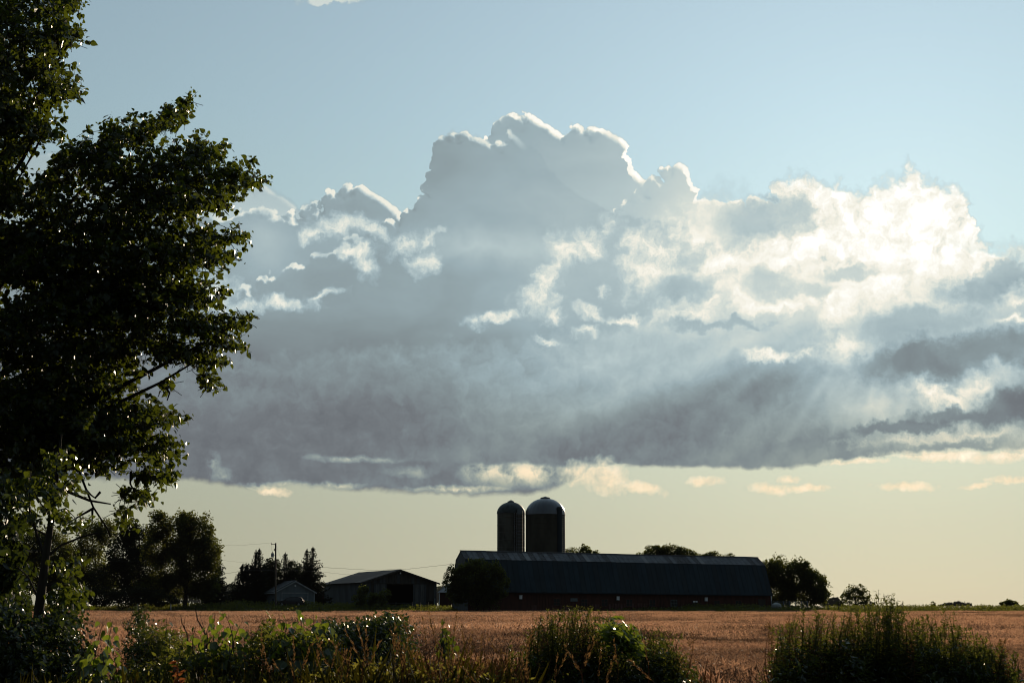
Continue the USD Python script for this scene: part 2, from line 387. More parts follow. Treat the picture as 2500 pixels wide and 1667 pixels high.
class MB:
    """Collects shapes; get() gives (vertices, triangles)."""
    def __init__(self):
        self.v, self.f, self.n = [], [], 0

    def add(self, v, f):
        v, f = np.asarray(v, float), np.asarray(f, int)
        if f.shape[1] == 4:
            f = np.vstack([f[:, [0, 1, 2]], f[:, [0, 2, 3]]])
        self.v.append(v)
        self.f.append(f + self.n)
        self.n += len(v)
        return self

    def box(self, lo, hi):
        lo, hi = np.asarray(lo, float), np.asarray(hi, float)
        return self.hexa([(lo[0], lo[1], lo[2]), (hi[0], lo[1], lo[2]), (hi[0], hi[1], lo[2]), (lo[0], hi[1], lo[2]), (lo[0], lo[1], hi[2]), (hi[0], lo[1], hi[2]), (hi[0], hi[1], hi[2]), (lo[0], hi[1], hi[2])])

    def hexa(self, p):
        return self.add(p, [[0, 3, 2, 1], [4, 5, 6, 7], [0, 1, 5, 4], [1, 2, 6, 5], [2, 3, 7, 6], [3, 0, 4, 7]])

    def sheet(self, quad, thick):
        """A thin plate under a quad (corners counter-clockwise seen from outside)."""
        q = np.asarray(quad, float)
        n = np.cross(q[1] - q[0], q[3] - q[0])
        n /= np.linalg.norm(n)
        return self.hexa(np.vstack([q - n * thick, q]))

    def prism(self, poly, d):
        """A convex polygon (N x 3) pushed along d."""
        p = np.asarray(poly, float)
        n = len(p)
        f = [[0, i + 1, i] for i in range(1, n - 1)] + [[n, n + i, n + i + 1] for i in range(1, n - 1)]
        for i in range(n):
            j = (i + 1) % n
            f += [[i, j, n + j], [i, n + j, n + i]]
        return self.add(np.vstack([p, p + np.asarray(d, float)]), f)

    def tube(self, pts, rad, sides=6):
        p = np.asarray(pts, float)
        t = np.gradient(p, axis=0)
        t /= np.linalg.norm(t, axis=1, keepdims=True) + 1e-12
        ref = np.where(np.abs(t[:, 2:]) < 0.9, [0, 0, 1.0], [1.0, 0, 0])
        a = np.cross(t, ref)
        a /= np.linalg.norm(a, axis=1, keepdims=True) + 1e-12
        b = np.cross(t, a)
        an = np.arange(sides) * 2 * np.pi / sides
        r = np.broadcast_to(np.asarray(rad, float), (len(p),))
        v = p[:, None] + r[:, None, None] * (np.cos(an)[None, :, None] * a[:, None] + np.sin(an)[None, :, None] * b[:, None])
        i, j = np.meshgrid(np.arange(len(p) - 1), np.arange(sides), indexing='ij')
        q = np.stack([i * sides + j, i * sides + (j + 1) % sides, (i + 1) * sides + (j + 1) % sides, (i + 1) * sides + j], -1).reshape(-1, 4)
        return self.add(v.reshape(-1, 3), q)

    def lathe(self, prof, sides=24, center=(0, 0, 0)):
        prof = np.asarray(prof, float)
        an = np.arange(sides) * 2 * np.pi / sides
        v = np.stack([prof[:, None, 0] * np.cos(an), prof[:, None, 0] * np.sin(an), np.broadcast_to(prof[:, None, 1], (len(prof), sides))], -1) + np.asarray(center, float)
        i, j = np.meshgrid(np.arange(len(prof) - 1), np.arange(sides), indexing='ij')
        q = np.stack([i * sides + j, i * sides + (j + 1) % sides, (i + 1) * sides + (j + 1) % sides, (i + 1) * sides + j], -1).reshape(-1, 4)
        return self.add(v.reshape(-1, 3), q)

    def get(self):
        return np.vstack(self.v), np.vstack(self.f)


def unit(a):
    a = np.asarray(a, float)
    return a / (np.linalg.norm(a, axis=-1, keepdims=True) + 1e-12)


def rnd(n):
    return unit(R.normal(size=(n, 3)))


DELTOID = (np.array([(0, 0), (.05, -.33), (.25, -.52), (.54, -.41), (.82, -.14), (1, 0), (.82, .14), (.54, .41), (.25, .52), (.05, .33)]), [[0, 1, 2], [0, 2, 3], [0, 3, 4], [0, 4, 5], [0, 5, 6], [0, 6, 7], [0, 7, 8], [0, 8, 9]])
OVAL = (np.array([(0, 0), (.28, -.5), (.68, -.38), (1, 0), (.68, .38), (.28, .5)]), [[0, 1, 2], [0, 2, 3], [0, 3, 4], [0, 4, 5]])
LANCE = (np.array([(0, 0), (.38, -.5), (1, 0), (.38, .5)]), [[0, 1, 2], [0, 2, 3]])


def leaves(c, tip, nrm, length, width, shape=OVAL, fold=0.25, curl=0.12):
    """Leaf blades at the points c: tip and nrm give each blade's direction and face."""
    c, tip = np.asarray(c, float), unit(tip)
    side = unit(np.cross(nrm, tip))
    nrm = np.cross(tip, side)
    pts, tri = shape
    n, k = len(c), len(pts)
    L = np.broadcast_to(np.asarray(length, float), (n,))[:, None, None]
    Wd = np.broadcast_to(np.asarray(width, float), (n,))[:, None, None]
    a, w = pts[None, :, 0, None], pts[None, :, 1, None]
    v = c[:, None] + tip[:, None] * a * L + side[:, None] * w * Wd + nrm[:, None] * (np.abs(w) * fold * Wd - a * a * curl * L)
    f = (np.arange(n)[:, None, None] * k + np.asarray(tri)[None]).reshape(-1, 3)
    return v.reshape(-1, 3), f


def fbm1(x, seed=0, octaves=4):
    x = np.asarray(x, float)
    return meshkit.fbm(np.stack([x, x * 0 + 3.3, x * 0 + 7.7], -1), octaves, seed)


# ------------------------------------------------------------------ materials
def mat(name, color, rough=0.7, spec=0.4, var=0.0, scale=3.0, stretch=(1, 1, 1), bump=0.0, metal=0.0, second=None, lo=0.35, hi=0.65, detail=5.0):
    """A surface whose colour wanders between two tones with noise in the object's own space."""
    g = Graph()
    p = g.add('mapping', 'vector', mapping_type='point', vector=g.add('geometry', 'position'), scale=stretch)
    n = g.add('noise_texture', 'fac', dimensions='3D', vector=p, scale=scale, detail=detail, roughness=0.6)
    second = second or tuple(c * (1 - var) for c in color)
    c = g.mixc(g.step(n, lo, hi), color, second)
    inp = dict(base_color=c, roughness=rough, specular_ior_level=spec, metallic=metal)
    if bump:
        inp['normal'] = g.add('bump', 'normal', height=n, strength=bump, distance=0.05)
    s = g.add('principled_bsdf', 'BSDF', **inp)
    usdkit.material(stage, '/World/Looks/' + name, g.nodes, g.links, surface=s)


def leafmat(name, color, thru, share=0.35, rough=0.38, spec=0.5, var=0.5, yellow=None):
    """Foliage: a glossy face, light that passes through, and a tone of its own for each leaf."""
    g = Graph()
    r = g.add('geometry', 'random_per_island')
    k = g.lin(r, 0.0, 1.0, 1.0 - var, 1.0 + var)
    kk = g.add('combine_xyz', 'vector', x=k, y=k, z=k)
    c = g.vm('multiply', kk, color)
    t = g.vm('multiply', kk, thru)
    if yellow:
        f = g.step(g.m('fraction', g.m('multiply', r, 37.0)), 0.93, 0.97)
        c, t = g.mixc(f, c, yellow), g.mixc(f, t, tuple(x * 2.2 for x in yellow))
    a = g.add('principled_bsdf', 'BSDF', base_color=c, roughness=rough, specular_ior_level=spec)
    b = g.add('translucent_bsdf', 'BSDF', color=t)
    s = g.add('mix_closure', 'closure', fac=share, closure1=a, closure2=b)
    usdkit.material(stage, '/World/Looks/' + name, g.nodes, g.links, surface=s)


leafmat('poplar_leaf', (.022, .040, .008), (.22, .28, .02), 0.36, 0.33, 0.38, 0.5, (.10, .075, .008))
leafmat('sapling_leaf', (.035, .060, .012), (.30, .38, .03), 0.42, 0.28, 0.6, 0.35, (.12, .08, .01))
leafmat('shrub_leaf', (.018, .034, .008), (.12, .17, .02), 0.30, 0.36, 0.5, 0.5)
leafmat('weed_leaf', (.034, .048, .010), (.30, .32, .04), 0.46, 0.5, 0.35, 0.5)
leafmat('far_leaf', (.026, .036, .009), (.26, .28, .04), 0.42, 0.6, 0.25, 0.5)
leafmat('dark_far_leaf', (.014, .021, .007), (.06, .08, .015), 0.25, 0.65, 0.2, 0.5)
leafmat('spruce_needle', (.009, .014, .008), (.03, .04, .012), 0.18, 0.7, 0.2, 0.5)
def wheatmat():
    """Straw, with darker runs that paint in the shade along streaks laid by wind."""
    g = Graph()
    r = g.add('geometry', 'random_per_island')
    k = g.lin(r, 0.0, 1.0, .78, 1.22)
    p = g.add('geometry', 'position')
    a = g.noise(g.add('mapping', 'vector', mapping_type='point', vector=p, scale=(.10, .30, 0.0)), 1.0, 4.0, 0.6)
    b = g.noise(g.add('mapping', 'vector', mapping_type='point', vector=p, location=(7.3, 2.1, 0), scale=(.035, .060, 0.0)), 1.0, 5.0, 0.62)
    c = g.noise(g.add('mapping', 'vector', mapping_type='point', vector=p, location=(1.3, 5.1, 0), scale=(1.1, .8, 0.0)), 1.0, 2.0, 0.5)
    dk = g.m('multiply', g.m('subtract', 1.0, g.m('multiply', g.step(a, .52, .62), .56)), g.m('subtract', 1.0, g.m('multiply', g.step(b, .52, .60), .42)))  # shade of the wavy crop, put into the straw colour
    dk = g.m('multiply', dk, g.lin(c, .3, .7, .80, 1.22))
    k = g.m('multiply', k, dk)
    kk = g.add('combine_xyz', 'vector', x=k, y=k, z=k)
    q = g.add('principled_bsdf', 'BSDF', base_color=g.vm('multiply', kk, (.41, .235, .142)), roughness=0.6, specular_ior_level=0.2)
    t = g.add('translucent_bsdf', 'BSDF', color=g.vm('multiply', kk, (.86, .49, .29)))
    usdkit.material(stage, '/World/Looks/wheat_straw', g.nodes, g.links, surface=g.add('mix_closure', 'closure', fac=0.45, closure1=q, closure2=t))


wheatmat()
leafmat('dry_stem', (.10, .055, .025), (.36, .20, .075), 0.45, 0.6, 0.2, 0.4)
leafmat('grass_blade', (.050, .054, .010), (.50, .46, .07), 0.58, 0.5, 0.3, 0.6, (.12, .07, .02))
leafmat('rust_leaf', (.12, .042, .014), (.30, .10, .03), 0.5, 0.5, 0.3, 0.3)
leafmat('petal', (.5, .46, .42), (.5, .45, .4), 0.4, 0.6, 0.2, 0.2)
mat('bark', (.030, .024, .018), 0.9, 0.15, second=(.012, .010, .008), scale=6, stretch=(1, 1, .25), bump=0.5)
mat('pale_bark', (.06, .05, .04), 0.85, 0.2, second=(.03, .025, .02), scale=8, stretch=(1, 1, .3), bump=0.4)
mat('ground', (.030, .034, .012), 0.95, 0.1, second=(.055, .042, .020), scale=.8, bump=0.6)
mat('soil', (.075, .040, .022), 0.95, 0.1, second=(.045, .026, .015), scale=1.5, bump=0.6)
mat('roof_metal', (.075, .080, .090), 0.8, 0.12, second=(.050, .052, .058), scale=1.1, stretch=(1.6, 1.6, .12))
mat('roof_metal_worn', (.050, .051, .058), 0.8, 0.1, second=(.022, .020, .020), scale=1.3, stretch=(2.2, 2.2, .15))
mat('roof_metal_pale', (.11, .112, .115), 0.75, 0.15, second=(.085, .085, .09), scale=1.2, stretch=(1.6, 1.6, .15))
mat('siding_blue', (.016, .027, .036), 0.85, 0.08, second=(.011, .020, .028), scale=.6, stretch=(1, 1, .15))
mat('siding_slate', (.016, .024, .030), 0.85, 0.08, second=(.012, .019, .025), scale=.7, stretch=(1, 1, .15))
mat('red_board', (.050, .020, .016), 0.85, 0.12, second=(.032, .015, .013), scale=1.5, stretch=(1, 1, .2))
mat('red_board_worn', (.075, .040, .037), 0.85, 0.12, second=(.045, .018, .015), scale=2.2, stretch=(1, 1, .25))
mat('white_paint', (.50, .52, .54), 0.6, 0.35, second=(.40, .42, .44), scale=2)
mat('grey_paint', (.085, .105, .118), 0.65, 0.25, second=(.066, .082, .092), scale=1.4, stretch=(1, 1, .3))
mat('dark_void', (.010, .010, .010), 0.9, 0.1, var=.3)
mat('window_dark', (.008, .009, .010), 0.5, 0.2, var=.2)
mat('weathered_board', (.040, .036, .031), 0.85, 0.15, second=(.024, .022, .020), scale=2, stretch=(1, 1, .12))
mat('weathered_board_grey', (.045, .050, .054), 0.85, 0.15, second=(.032, .036, .040), scale=2, stretch=(1, 1, .12))
mat('silo_concrete', (.062, .062, .053), 0.9, 0.15, second=(.022, .021, .018), scale=.5, stretch=(1, 1, .35), bump=.2)
mat('silo_concrete_dark', (.040, .038, .030), 0.9, 0.1, second=(.024, .023, .019), scale=.4, stretch=(1, 1, .3), bump=.2)
mat('silo_dome', (.08, .085, .095), 0.36, 0.4, second=(.075, .078, .09), scale=1.2, metal=.8)
mat('wall_blue', (.045, .058, .066), 0.8, 0.15, second=(.034, .044, .050), scale=.8, stretch=(1, 1, .2))
mat('silo_dome_old', (.034, .043, .046), 0.6, 0.2, second=(.016, .020, .021), scale=.9, metal=.4)
mat('galvanized', (.20, .22, .24), 0.5, 0.4, second=(.14, .15, .17), scale=2, metal=.4)
mat('iron', (.05, .045, .04), 0.6, 0.4, var=.4)
mat('pole_wood', (.075, .062, .048), 0.9, 0.15, second=(.045, .037, .03), scale=3, stretch=(1, 1, .15), bump=.4)
mat('wire', (.015, .015, .015), 0.6, 0.3, var=.2)
mat('shingle', (.030, .032, .035), 0.85, 0.15, second=(.02, .021, .023), scale=2.5)
mat('car_paint', (.006, .007, .010), 0.32, 0.25, var=.2)
mat('trim_grey', (.19, .21, .22), 0.7, 0.25, second=(.15, .165, .175), scale=2)
mat('pale_board', (.075, .078, .078), 0.85, 0.15, second=(.05, .052, .052), scale=2, stretch=(1, 1, .12))
mat('car_glass', (.012, .014, .016), 0.2, 0.4, var=.1)
mat('rubber', (.012, .012, .012), 0.85, 0.2, var=.3)
mat('red_lamp', (.25, .015, .01), 0.25, 0.5, var=.2)
mat('chrome', (.55, .55, .55), 0.2, 0.5, var=.1, metal=.9)
mat('pale_wrap', (.16, .17, .17), 0.5, 0.4, second=(.10, .11, .11), scale=2.5, bump=.4)

# ------------------------------------------------------------------ ground and the wheat field
FIELD_FAR = 240.0


def ground_z(x, y):
    x, y = np.asarray(x, float), np.asarray(y, float)
    t = np.clip((y - (FIELD_FAR - 1)) / 18.0, 0, 1)
    z = t * t * (3 - 2 * t) * 1.15
    s = np.clip((17.0 - y) / 7.0, 0, 1)
    return z + s * s * (3 - 2 * s) * 0.58 + .62 * np.exp(-((x + 42) / 17) ** 2) * np.clip((y - 241) / 9.0, 0, 1)


def grid_sheet(xs, ys, z):
    X, Y = np.meshgrid(xs, ys, indexing='ij')
    v = np.stack([X, Y, z(X, Y)], -1).reshape(-1, 3)
    n, m = len(xs), len(ys)
    i, j = np.meshgrid(np.arange(n - 1), np.arange(m - 1), indexing='ij')
    f = np.stack([i * m + j, (i + 1) * m + j, (i + 1) * m + j + 1, i * m + j + 1], -1).reshape(-1, 4)
    return v, f


ys = np.concatenate([[-900, -300, -60], np.arange(-10, 24, 1.0), np.arange(30, 236, 10), np.arange(238, 264, 2), [300, 400, 700, 1500, 4000, 9000]])
xs = np.concatenate([[-9000, -3000, -1000, -400], np.linspace(-160, 160, 65), [400, 1000, 3000, 9000]])
gpath = '/World/ground'
said(usdkit.mesh(stage, gpath, grid_sheet(xs, ys, ground_z), '/World/Looks/ground').GetPrim(), kind='structure', label='flat grassy farmland reaching to the horizon', category='ground')
said(usdkit.mesh(stage, '/World/field', grid_sheet(np.linspace(-140, 140, 9), np.array([17.0, 60, 120, 180, 238.5]), lambda x, y: x * 0 + 0.006), '/World/Looks/soil').GetPrim(),
     kind='structure', label='brown soil of the ripe grain field before the farm', category='field')


def wheat_patch(size, n, wide, seed):
    r = np.random.default_rng(seed)
    x, y = r.uniform(-size / 2, size / 2, n), r.uniform(-size / 2, size / 2, n)
    h = r.uniform(.62, .84, n)
    lean = r.normal(0, .07, (n, 2)) + [-.05, 0]
    base = np.stack([x, y, np.full(n, .25)], -1)
    top = base + np.stack([lean[:, 0], lean[:, 1], h - .25], -1)
    a = r.uniform(0, np.pi, n)
    s = np.stack([np.cos(a), np.sin(a), 0 * a], -1)
    m = MB()
    w = wide * .35
    v = np.stack([base - s * w, base + s * w, top + s * w * .7, top - s * w * .7], 1).reshape(-1, 3)
    m.add(v, np.arange(4 * n).reshape(n, 4))
    # the nodding ear
    nod = unit(np.stack([lean[:, 0] * 4 + r.normal(0, .5, n), lean[:, 1] * 4 + r.normal(0, .5, n), r.uniform(.1, .9, n)], -1))
    m.add(*leaves(top, nod, np.cross(nod, s) + 1e-3, r.uniform(.09, .13, n), wide * 1.5, LANCE, 0.4, 0.5))
    m.add(*leaves(top, nod, s + 1e-3, r.uniform(.09, .13, n), wide * 1.5, LANCE, 0.4, 0.5))
    # a dry leaf blade
    k = n // 2
    d = unit(np.stack([r.normal(0, 1, k), r.normal(0, 1, k), r.uniform(-.2, .8, k)], -1))
    m.add(*leaves(base[:k] + (top[:k] - base[:k]) * r.uniform(.4, .8, (k, 1)), d, rnd(k), r.uniform(.12, .25, k), wide * 1.1, LANCE, 0.2, 0.5))
    return m.get()


wi = UsdGeom.PointInstancer.Define(stage, '/World/wheat')
said(wi.GetPrim(), kind='stuff', label='ripe reddish brown grain standing across the whole field', category='wheat')
protos = []
for k, (size, n, wide) in enumerate([(1.3, 210, .012), (1.3, 210, .012), (3.0, 230, .032), (3.0, 230, .032)]):
    p = f'/World/wheat/tuft_patch' + (f'_{k:03d}' if k else '')
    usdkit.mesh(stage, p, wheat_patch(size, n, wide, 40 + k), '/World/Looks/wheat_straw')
    protos.append(p)
wi.CreatePrototypesRel().SetTargets([Sdf.Path(p) for p in protos])
pos, idx = [], []
for (y0, y1, step, kinds) in ((15.5, 52, 1.05, (0, 1)), (52, 238.5, 2.3, (2, 3))):
    for y in np.arange(y0, y1, step):
        half = y * .40 + 6
        x = np.arange(-half, half, step)
        pos.append(np.stack([x + R.uniform(-.3, .3, len(x)) * step, y + R.uniform(-.3, .3, len(x)) * step, 0 * x], -1))
        idx.append(R.integers(kinds[0], kinds[1] + 1, len(x)))
pos, idx = np.vstack(pos), np.concatenate(idx)
edge = 16.2 + 5.0 * (1 - np.clip((pos[:, 0] + 1.0) / 3.0, 0, 1)) + 2.5 * (meshkit.fbm(pos * [.4, 0, 0]) - .5)
ok = pos[:, 1] > edge
pos, idx = pos[ok], idx[ok]
# wind-laid streaks: the crop stands lower there
st = meshkit.fbm(np.stack([pos[:, 0] / 16 + pos[:, 1] / 60, pos[:, 1] / 2.6, pos[:, 0] * 0], -1), 4, 3)
st2 = meshkit.fbm(np.stack([pos[:, 0] / 5, pos[:, 1] / 5, pos[:, 0] * 0], -1), 3, 9)
st3 = meshkit.fbm(np.stack([pos[:, 0] / 3.2 + 40, pos[:, 1] / 5.5, pos[:, 0] * 0], -1), 3, 13)
st4 = meshkit.fbm(np.stack([pos[:, 0] / 14 + 10, pos[:, 1] / 30, pos[:, 0] * 0], -1), 4, 17)
low = np.maximum(np.clip((st3 - .53) / .09, 0, 1) * np.clip(1.3 - pos[:, 1] / 110, .25, 1), np.clip((st4 - .53) / .06, 0, 1))
hs = 1.12 - .50 * low * (.6 + .4 * st2) - .22 * np.clip((st - .52) / .12, 0, 1) + .22 * (st2 - .5) + R.normal(0, .03, len(pos))
an = R.uniform(0, 2 * np.pi, len(pos)) * 0 + R.normal(0, .35, len(pos)) + np.pi * R.integers(0, 2, len(pos)) * 0
wi.CreatePositionsAttr(Vt.Vec3fArray.FromNumpy(pos.astype(np.float32)))
wi.CreateProtoIndicesAttr(Vt.IntArray.FromNumpy(idx.astype(np.int32)))
wi.CreateScalesAttr(Vt.Vec3fArray.FromNumpy(np.stack([np.ones(len(pos)), np.ones(len(pos)), hs], -1).astype(np.float32)))
wi.CreateOrientationsAttr(Vt.QuathArray([Gf.Quath(float(math.cos(a / 2)), 0, 0, float(math.sin(a / 2))) for a in an]))

# ------------------------------------------------------------------ weeds along the far edge of the field
m = MB()
n = 44000
x = R.uniform(-100, 112, n)
y = FIELD_FAR + R.uniform(-1.5, 17, n) ** 1.0
px = 1250 + x / y * FOC
tall = .55 + 1.1 * fbm1(x / 3.0, 5) ** 2 + 1.2 * np.clip(fbm1(x / 9.0, 8) - .55, 0, 1) * 2
tall = np.where((px > 1230) & (px < 1660), tall * .55, tall)
tall = np.where((x > -47) & (x < -35) & (y < 254), tall * .55, tall)
base = np.stack([x, y, ground_z(x, y) - .05], -1)
d = np.stack([R.normal(0, .35, n), R.normal(0, .2, n), np.ones(n)], -1)
m.add(*leaves(base, d, rnd(n), tall * R.uniform(.5, 1.25, n), R.uniform(.05, .16, n), LANCE, .2, .2))
k = n // 2
m.add(*leaves(base[:k] + d[:k] * (tall[:k] * R.uniform(.3, 1, k))[:, None], rnd(k) + [0, 0, .4], rnd(k), R.uniform(.2, .45, k), R.uniform(.12, .25, k), OVAL))
said(usdkit.mesh(stage, '/World/grass', m.get(), '/World/Looks/weed_leaf').GetPrim(), kind='stuff', label='ragged green weeds and grass along the far edge of the field', category='grass')

# ------------------------------------------------------------------ the long barn
def frame(origin, ax):
    """Maps local (along, back, up) to the world: ax is the unit direction 'along' on the ground; 'back' is to its left."""
    o, ax = np.asarray(origin, float), np.array([ax[0], ax[1], 0.0])
    bk = np.array([-ax[1], ax[0], 0.0])
    return lambda a, b, c: o + ax * a + bk * b + np.array([0, 0, 1.0]) * c


def fbox(m, F, a0, a1, b0, b1, c0, c1):
    return m.hexa([F(a0, b0, c0), F(a1, b0, c0), F(a1, b1, c0), F(a0, b1, c0), F(a0, b0, c1), F(a1, b0, c1), F(a1, b1, c1), F(a0, b1, c1)])


TH = math.radians(20)
ridge_l = at(1124, 1344.4, 247.0)
BL = 58.0
F0 = frame((ridge_l[0], ridge_l[1], 0), (math.cos(TH), math.sin(TH)))
F = lambda a, b, c: F0(a, b, c) - np.array([0, 0, 0.0085 * a])
ZR, ZB, ZE, HB, HE = ridge_l[2], 9.62, 4.32, 2.55, 4.75        # ridge, break and eave heights; half widths at break and eave
barn = thing('barn', 'long dark gambrel roofed barn with low red board wall behind the grain field', 'barn')
m = MB()
for s in (-1, 1):
    q = [F(0, s * HE * .93, 0.6), F(BL, s * HE * .93, 0.6), F(BL, s * HE * .93, ZE), F(0, s * HE * .93, ZE)]
    if s > 0:
        q = q[::-1]
    m.sheet(q, .15)
part(barn, 'wall', m.get(), 'red_board')
for a in (0.05, BL - .2):
    m = MB()
    m.prism([F(a, -HE * .92, .6), F(a, HE * .92, .6), F(a, HE * .92, ZE), F(a, HB * .97, ZB - .12), F(a, 0, ZR - .15), F(a, -HB * .97, ZB - .12), F(a, -HE * .92, ZE)], F(a + .15, 0, 0) - F(a, 0, 0))
    part(barn, 'gable_wall', m.get(), 'weathered_board_grey')
n = 62
w = BL / n
up = part
for i in range(n):
    a0, a1 = i * w - .0, (i + 1) * w - .025
    dz = R.normal(0, .012)
    k = R.random()
    m = MB().sheet([F(a0, -HB - .12, ZB - .07 + dz), F(a1, -HB - .12, ZB - .07 + dz), F(a1, 0, ZR + dz), F(a0, 0, ZR + dz)], .03)
    m.tube([F(a1 - .02, -HB - .12, ZB - .05 + dz), F(a1 - .02, 0, ZR + .02 + dz)], .028, 4)
    lights = i in (12, 24, 36, 48)
    part(barn, 'roof_sheet', m.get(), 'roof_metal_pale' if lights else ('roof_metal_worn' if k < .38 else 'roof_metal'), label='pale translucent roof sheet' if lights else None)
    m = MB().sheet([F(a0, -HE - .25, ZE - .18 + dz), F(a1, -HE - .25, ZE - .18 + dz), F(a1, -HB - .06, ZB - .05 + dz), F(a0, -HB - .06, ZB - .05 + dz)], .03)
    m.tube([F(a1 - .02, -HE - .25, ZE - .16 + dz), F(a1 - .02, -HB - .06, ZB - .03 + dz)], .02, 4)
    part(barn, 'roof_panel', m.get(), 'siding_slate' if (R.random() < .5) else 'siding_blue')
for s in (1,):
    m = MB().sheet([F(BL, HB + .1, ZB - .07), F(0, HB + .1, ZB - .07), F(0, 0, ZR), F(BL, 0, ZR)], .03).sheet([F(BL, HE + .25, ZE - .18), F(0, HE + .25, ZE - .18), F(0, HB + .06, ZB - .05), F(BL, HB + .06, ZB - .05)], .03)
    part(barn, 'rear_roof', m.get(), 'siding_slate')
m = MB()
m.tube([F(-.1, 0, ZR + .05), F(BL + .05, 0, ZR + .05)], .10, 6)
part(barn, 'ridge_cap', m.get(), 'roof_metal')
fb = -HE * .93


def barn_a(px):
    """Distance along the barn of the front wall seen at a pixel column."""
    d = ray(px, 1470)
    A = np.array([[math.cos(TH), -d[0]], [math.sin(TH), -d[1]]])
    b = EYE[:2] - F0(0, fb, 0)[:2]
    return np.linalg.solve(A, b)[0]


# board battens of the lower wall, windows, fan boxes, door
for i, px in enumerate([1359, 1426, 1482 - 6, 1536, 1592, 1645, 1700 - 4, 1750, 1803]):
    a = barn_a(px)
    wn = part(barn, 'window', fbox(MB(), F, a - .55, a + .55, fb - .05, fb + .02, 1.95, 3.05).get(), 'window_dark')
    m = MB()
    for (p0, p1, z0, z1) in ((-.63, .63, 3.05, 3.13), (-.63, .63, 1.87, 1.95), (-.63, -.55, 1.95, 3.05), (.55, .63, 1.95, 3.05), (-.03, .03, 1.95, 3.05), (-.55, .55, 2.48, 2.53)):
        fbox(m, F, a + p0, a + p1, fb - .09, fb - .055, z0, z1)
    part(wn, 'frame', m.get(), 'red_board_worn' if i != 5 else 'grey_paint')
for i, px in enumerate([1270, 1507.5, 1723]):
    a = barn_a(px)
    m = fbox(MB(), F, a - .24, a + .24, fb - .36, fb - .02, 2.95, 3.55)
    fbox(m, F, a - .28, a + .28, fb - .40, fb - .02, 3.555, 3.60)
    part(barn, 'vent_box', m.get(), 'white_paint', label='small white box under the eave')
a = barn_a(1401)
m = fbox(MB(), F, a - .65, a + .65, fb - .12, fb - .01, 2.65, 3.2)
part(barn, 'vent_panel', m.get(), 'grey_paint')
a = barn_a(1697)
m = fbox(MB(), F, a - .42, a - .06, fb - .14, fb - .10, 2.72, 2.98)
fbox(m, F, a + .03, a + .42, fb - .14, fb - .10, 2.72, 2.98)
part(barn, 'window_pane', m.get(), 'white_paint', label='pane with its sky reflection painted white')  # white paint stands in for sky reflected in the glass
i = 0
for px in np.arange(1300, 1880, 7.0):
    a = barn_a(px)
    if any(abs(px - q) < 9 for q in (1359, 1426, 1476, 1536, 1592, 1645, 1696, 1750, 1803, 1860)):
        continue
    z1 = 2.2 + .25 * math.sin(px * .013) if fbm1(np.array([px / 60.0]), 21)[0] > .45 else 3.9
    part(barn, 'board', fbox(MB(), F, a - .21, a + .21, fb - .045 - R.uniform(0, .02), fb - .005, .75, z1).get(), 'red_board_worn' if z1 < 3 else 'red_board')
a = barn_a(1860)
dr = part(barn, 'door', fbox(MB(), F, a - .6, a + .6, fb - .06, fb - .004, .75, 3.4).get(), 'weathered_board')
m = MB()
for q in (-.68, .62):
    fbox(m, F, a + q, a + q + .06, fb - .10, fb - .004, .75, 3.45)
part(dr, 'frame', m.get(), 'weathered_board_grey')
m = fbox(MB(), F, BL - .10, BL + .04, fb - .08, fb + .1, .7, ZE - .1)
part(barn, 'corner_trim', m.get(), 'white_paint')
m = fbox(MB(), F, 0, BL, -HE - .27, -HE - .20, ZE - .34, ZE - .19)
part(barn, 'fascia', m.get(), 'siding_slate')


